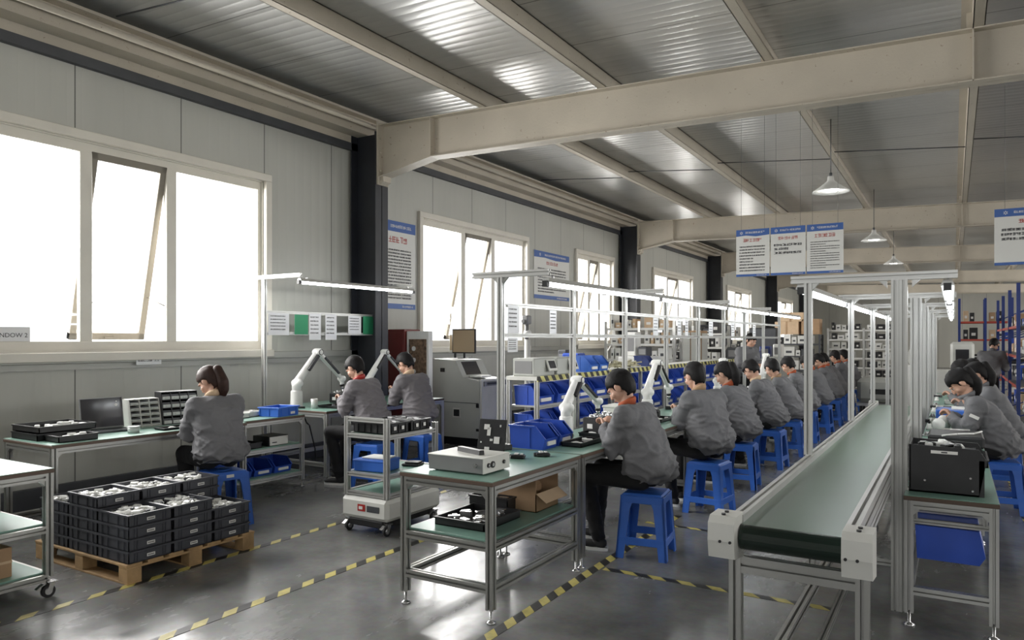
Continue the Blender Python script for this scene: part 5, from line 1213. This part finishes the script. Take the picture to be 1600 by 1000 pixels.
# ------------------------------------------------------------------ racks and shelves at the far end
def pallet_rack(label, x, y, rz, W, D, H, levels, seed, group='blue storage racks', post='rack_blue', beam_='rack_red', bays=1, goods=True, gcol=('card', 'card_pale', 'white', 'black', 'blue')):
    t = thing('storage_rack', label, 'rack', (x, y, 0), rz, group); r_ = random.Random(seed)
    for b in range(bays + 1):
        for s in (0, 1): q = MB(); q.box(b * W - .03, b * W + .03, s * D - .03, s * D + .03, 0, H); q.build('upright', post, t)
        q = MB()
        for k in range(5): q.bar((b * W, 0, .2 + k * H * .18), (b * W, D, .2 + (k + .8) * H * .18), .02)
        q.build('brace', post, t)
    for z in levels:
        for b in range(bays):
            for s in (0, 1): q = MB(); q.box(b * W + .03, (b + 1) * W - .03, s * D - .02, s * D + .02, z - .05, z, 0, .004); q.build('beam', beam_, t)
            q = MB(); q.box(b * W + .02, (b + 1) * W - .02, -.01, D + .01, z - .012, z + .002); q.build('shelf', 'machine_dark' if post != 'white_alu' else 'off_white', t)
    M = Matrix.Translation((x, y, 0)) @ Matrix.Rotation(rz, 4, 'Z'); out = []
    lv_ = list(levels) + [H + .3]
    if goods:
        for zi, z in enumerate(levels):
            for b in range(bays):
                u = b * W + .08
                while True:
                    w_ = r_.uniform(.14, .34) * min(1.6, max(.7, W / 1.2)); 
                    if u + w_ > (b + 1) * W - .06: break
                    h = min(lv_[zi + 1] - z - .1, r_.uniform(.12, .34)); c_ = r_.choice(gcol); p_ = M @ Vector((u + w_ / 2, D * .45, z + .003)); out.append((p_, w_ - .03, min(D * .7, .4), h, c_)); u += w_
    return out
CN = {'card': 'brown carton', 'card_pale': 'pale brown carton', 'white': 'white box', 'black': 'black box', 'blue': 'blue box', 'dark_grey': 'dark grey box', 'off_white': 'off-white box', 'red': 'red box'}
def goods(lst, rz, where, group, end='left'):
    zs = sorted({round(l[0].z, 2) for l in lst}); cnt = {}
    for i, (p_, w_, d, h, c_) in enumerate(lst):
        q = MB(); q.box(-w_ / 2, w_ / 2, -d / 2, d / 2, 0, h, 0, .006); q.box(-w_ * .25, w_ * .25, -d / 2 - .003, -d / 2, h * .3, h * .55, 1); o = q.build('stored_box', [c_, 'label_white' if c_ not in ('white', 'off_white') else 'dark_grey'], None, p_, rz)
        k = zs.index(round(p_.z, 2)); cnt[k] = cnt.get(k, 0) + 1
        od = (ords + ['twelfth', 'thirteenth', 'fourteenth', 'fifteenth', 'sixteenth', 'seventeenth', 'eighteenth', 'nineteenth', 'twentieth'] + ['last-but-some'] * 9)
        tag(o, '%s, %s from %s, on %s shelf up, %s' % (CN[c_], od[cnt[k] - 1], end, ords[k], where), 'box', group)
g = pallet_rack('open white shelf with small goods seen above the second robot arm', -6.75, 15.2, 0, .8, .45, 2.0, (.4, .8, 1.15, 1.5, 1.85), 11, 'open shelves behind the long line', 'white_alu', 'white', 2, gcol=('white', 'off_white', 'dark_grey', 'white', 'card_pale'))
goods(g, 0, 'open shelf above second robot', 'goods on the open shelves behind the line')
g = pallet_rack('open white shelf with dark goods seen above the ponytailed worker', -6.6, 18.6, 0, .8, .45, 1.95, (.7, 1.05, 1.4, 1.75), 12, 'open shelves behind the long line', 'white_alu', 'white', 2, gcol=('white', 'black', 'dark_grey', 'off_white'))
goods(g, 0, 'open shelf above ponytailed worker', 'goods on the open shelves behind the line')
g = pallet_rack('blue rack facing the camera at the end of the aisle', .14, 24.2, 0, .62, .8, 2.75, (.5, 1.05, 1.6, 2.1), 1, bays=2, beam_='rack_red')
goods(g, 0, 'far blue rack', 'boxes on the far blue rack')
g = pallet_rack('long blue rack along the right side of the aisle', 1.0, 23.0, R(-90), 2.35, .9, 2.62, (.12, .75, 1.3, 1.85), 2, bays=3)
goods(g, R(-90), 'right-edge blue rack', 'boxes on the long blue rack', 'far end')
g = pallet_rack('white-framed shelf unit packed with small goods at the far end', -3.5, 25.6, 0, 1.05, .5, 1.95, (.1, .4, .7, 1.0, 1.3, 1.6, 1.9), 3, 'far shelf units', 'white_alu', 'white', 2, gcol=('dark_grey', 'black', 'white', 'off_white', 'black'))
goods(g, 0, 'far white-framed shelves', 'small goods on the far shelves')
g = pallet_rack('dark shelf unit below the stacked cartons at the far end', -5.15, 25.2, 0, 1.45, .6, 1.75, (.15, .6, 1.05, 1.45), 4, 'far shelf units', 'dark_grey', 'dark_grey', 1, gcol=('white', 'black', 'off_white', 'dark_grey'))
goods(g, 0, 'dark shelves under stacked cartons', 'goods on the dark far shelf')
g = pallet_rack('white shelf unit seen through the back frames at the far end', -7.1, 25.9, 0, .85, .5, 1.9, (.1, .5, .9, 1.3, 1.7), 5, 'far shelf units', 'white_alu', 'white', 2, gcol=('white', 'off_white', 'dark_grey', 'card_pale'))
goods(g, 0, 'leftmost far shelves', 'goods on the left far shelf')
for k, (x, z, w_, h, lb) in enumerate(((-4.72, 1.76, .75, .42, 'large pale carton at the bottom left of the high stack'), (-3.98, 1.76, .55, .5, 'large brown carton at the right of the high stack'), (-4.6, 2.18, .8, .3, 'pale carton on top of the high stack'))):
    q = MB(); q.box(-w_ / 2, w_ / 2, -.28, .28, 0, h, 0, .01); r_ = MB(); r_.box(-.03, .03, -.283, -.28, 0, h); r_.box(-.03, .03, -.28, .28, h, h + .002)
    simple('cardboard_box', lb, 'cardboard box', q, 'card_pale' if k != 1 else 'card', (x, 25.5, z), 0, 'cartons stacked high at the far end', (('tape_strip', r_, 'card'),))
t = thing('round_tank', 'grey rounded machine standing on the floor beyond the conveyor end', 'machine', (-1.25, 17.2, 0)); q = MB(); q.box(-.5, .5, -.35, .35, .28, .78, 0, .08); q.build('tank_body', 'machine', t); q = MB(); q.box(-.5, .5, -.36, .36, .2, .26); q.build('base_frame', 'white_alu', t); q = MB(); q.box(-.25, .3, -.36, -.34, .45, .56, 0, .01); q.build('dark_slot', 'black', t)
for s in (-1, 1):
    for v in (-1, 1): q = MB(); q.cyl((s * .42, v * .28, 0), (s * .42, v * .28, .2), .03); q.build('leg', 'black', t)
q = MB(); q.ext((0, 0, 0), (0, 0, .6), .05); q.box(-.1, .1, -.1, .1, 0, .01); tag(q.build('guard_post', 'yellow', None, (1.02, 12.6, 0)), 'pale yellow guard post standing in the right-hand aisle', 'post')

q = MB(); pts = [(0, 0, .77), (.02, .06, .62), (-.02, .14, .58), (.01, .2, .3), (-.04, .26, .12), (.03, .4, .02), (.15, .7, .015), (.05, 1.1, .015)]
q.path(pts, .008, 8); tag(q.build('power_cable', 'black', None, (-6.5, 5.95, 0)), 'black power cable hanging under the robot bench to the floor', 'cable')
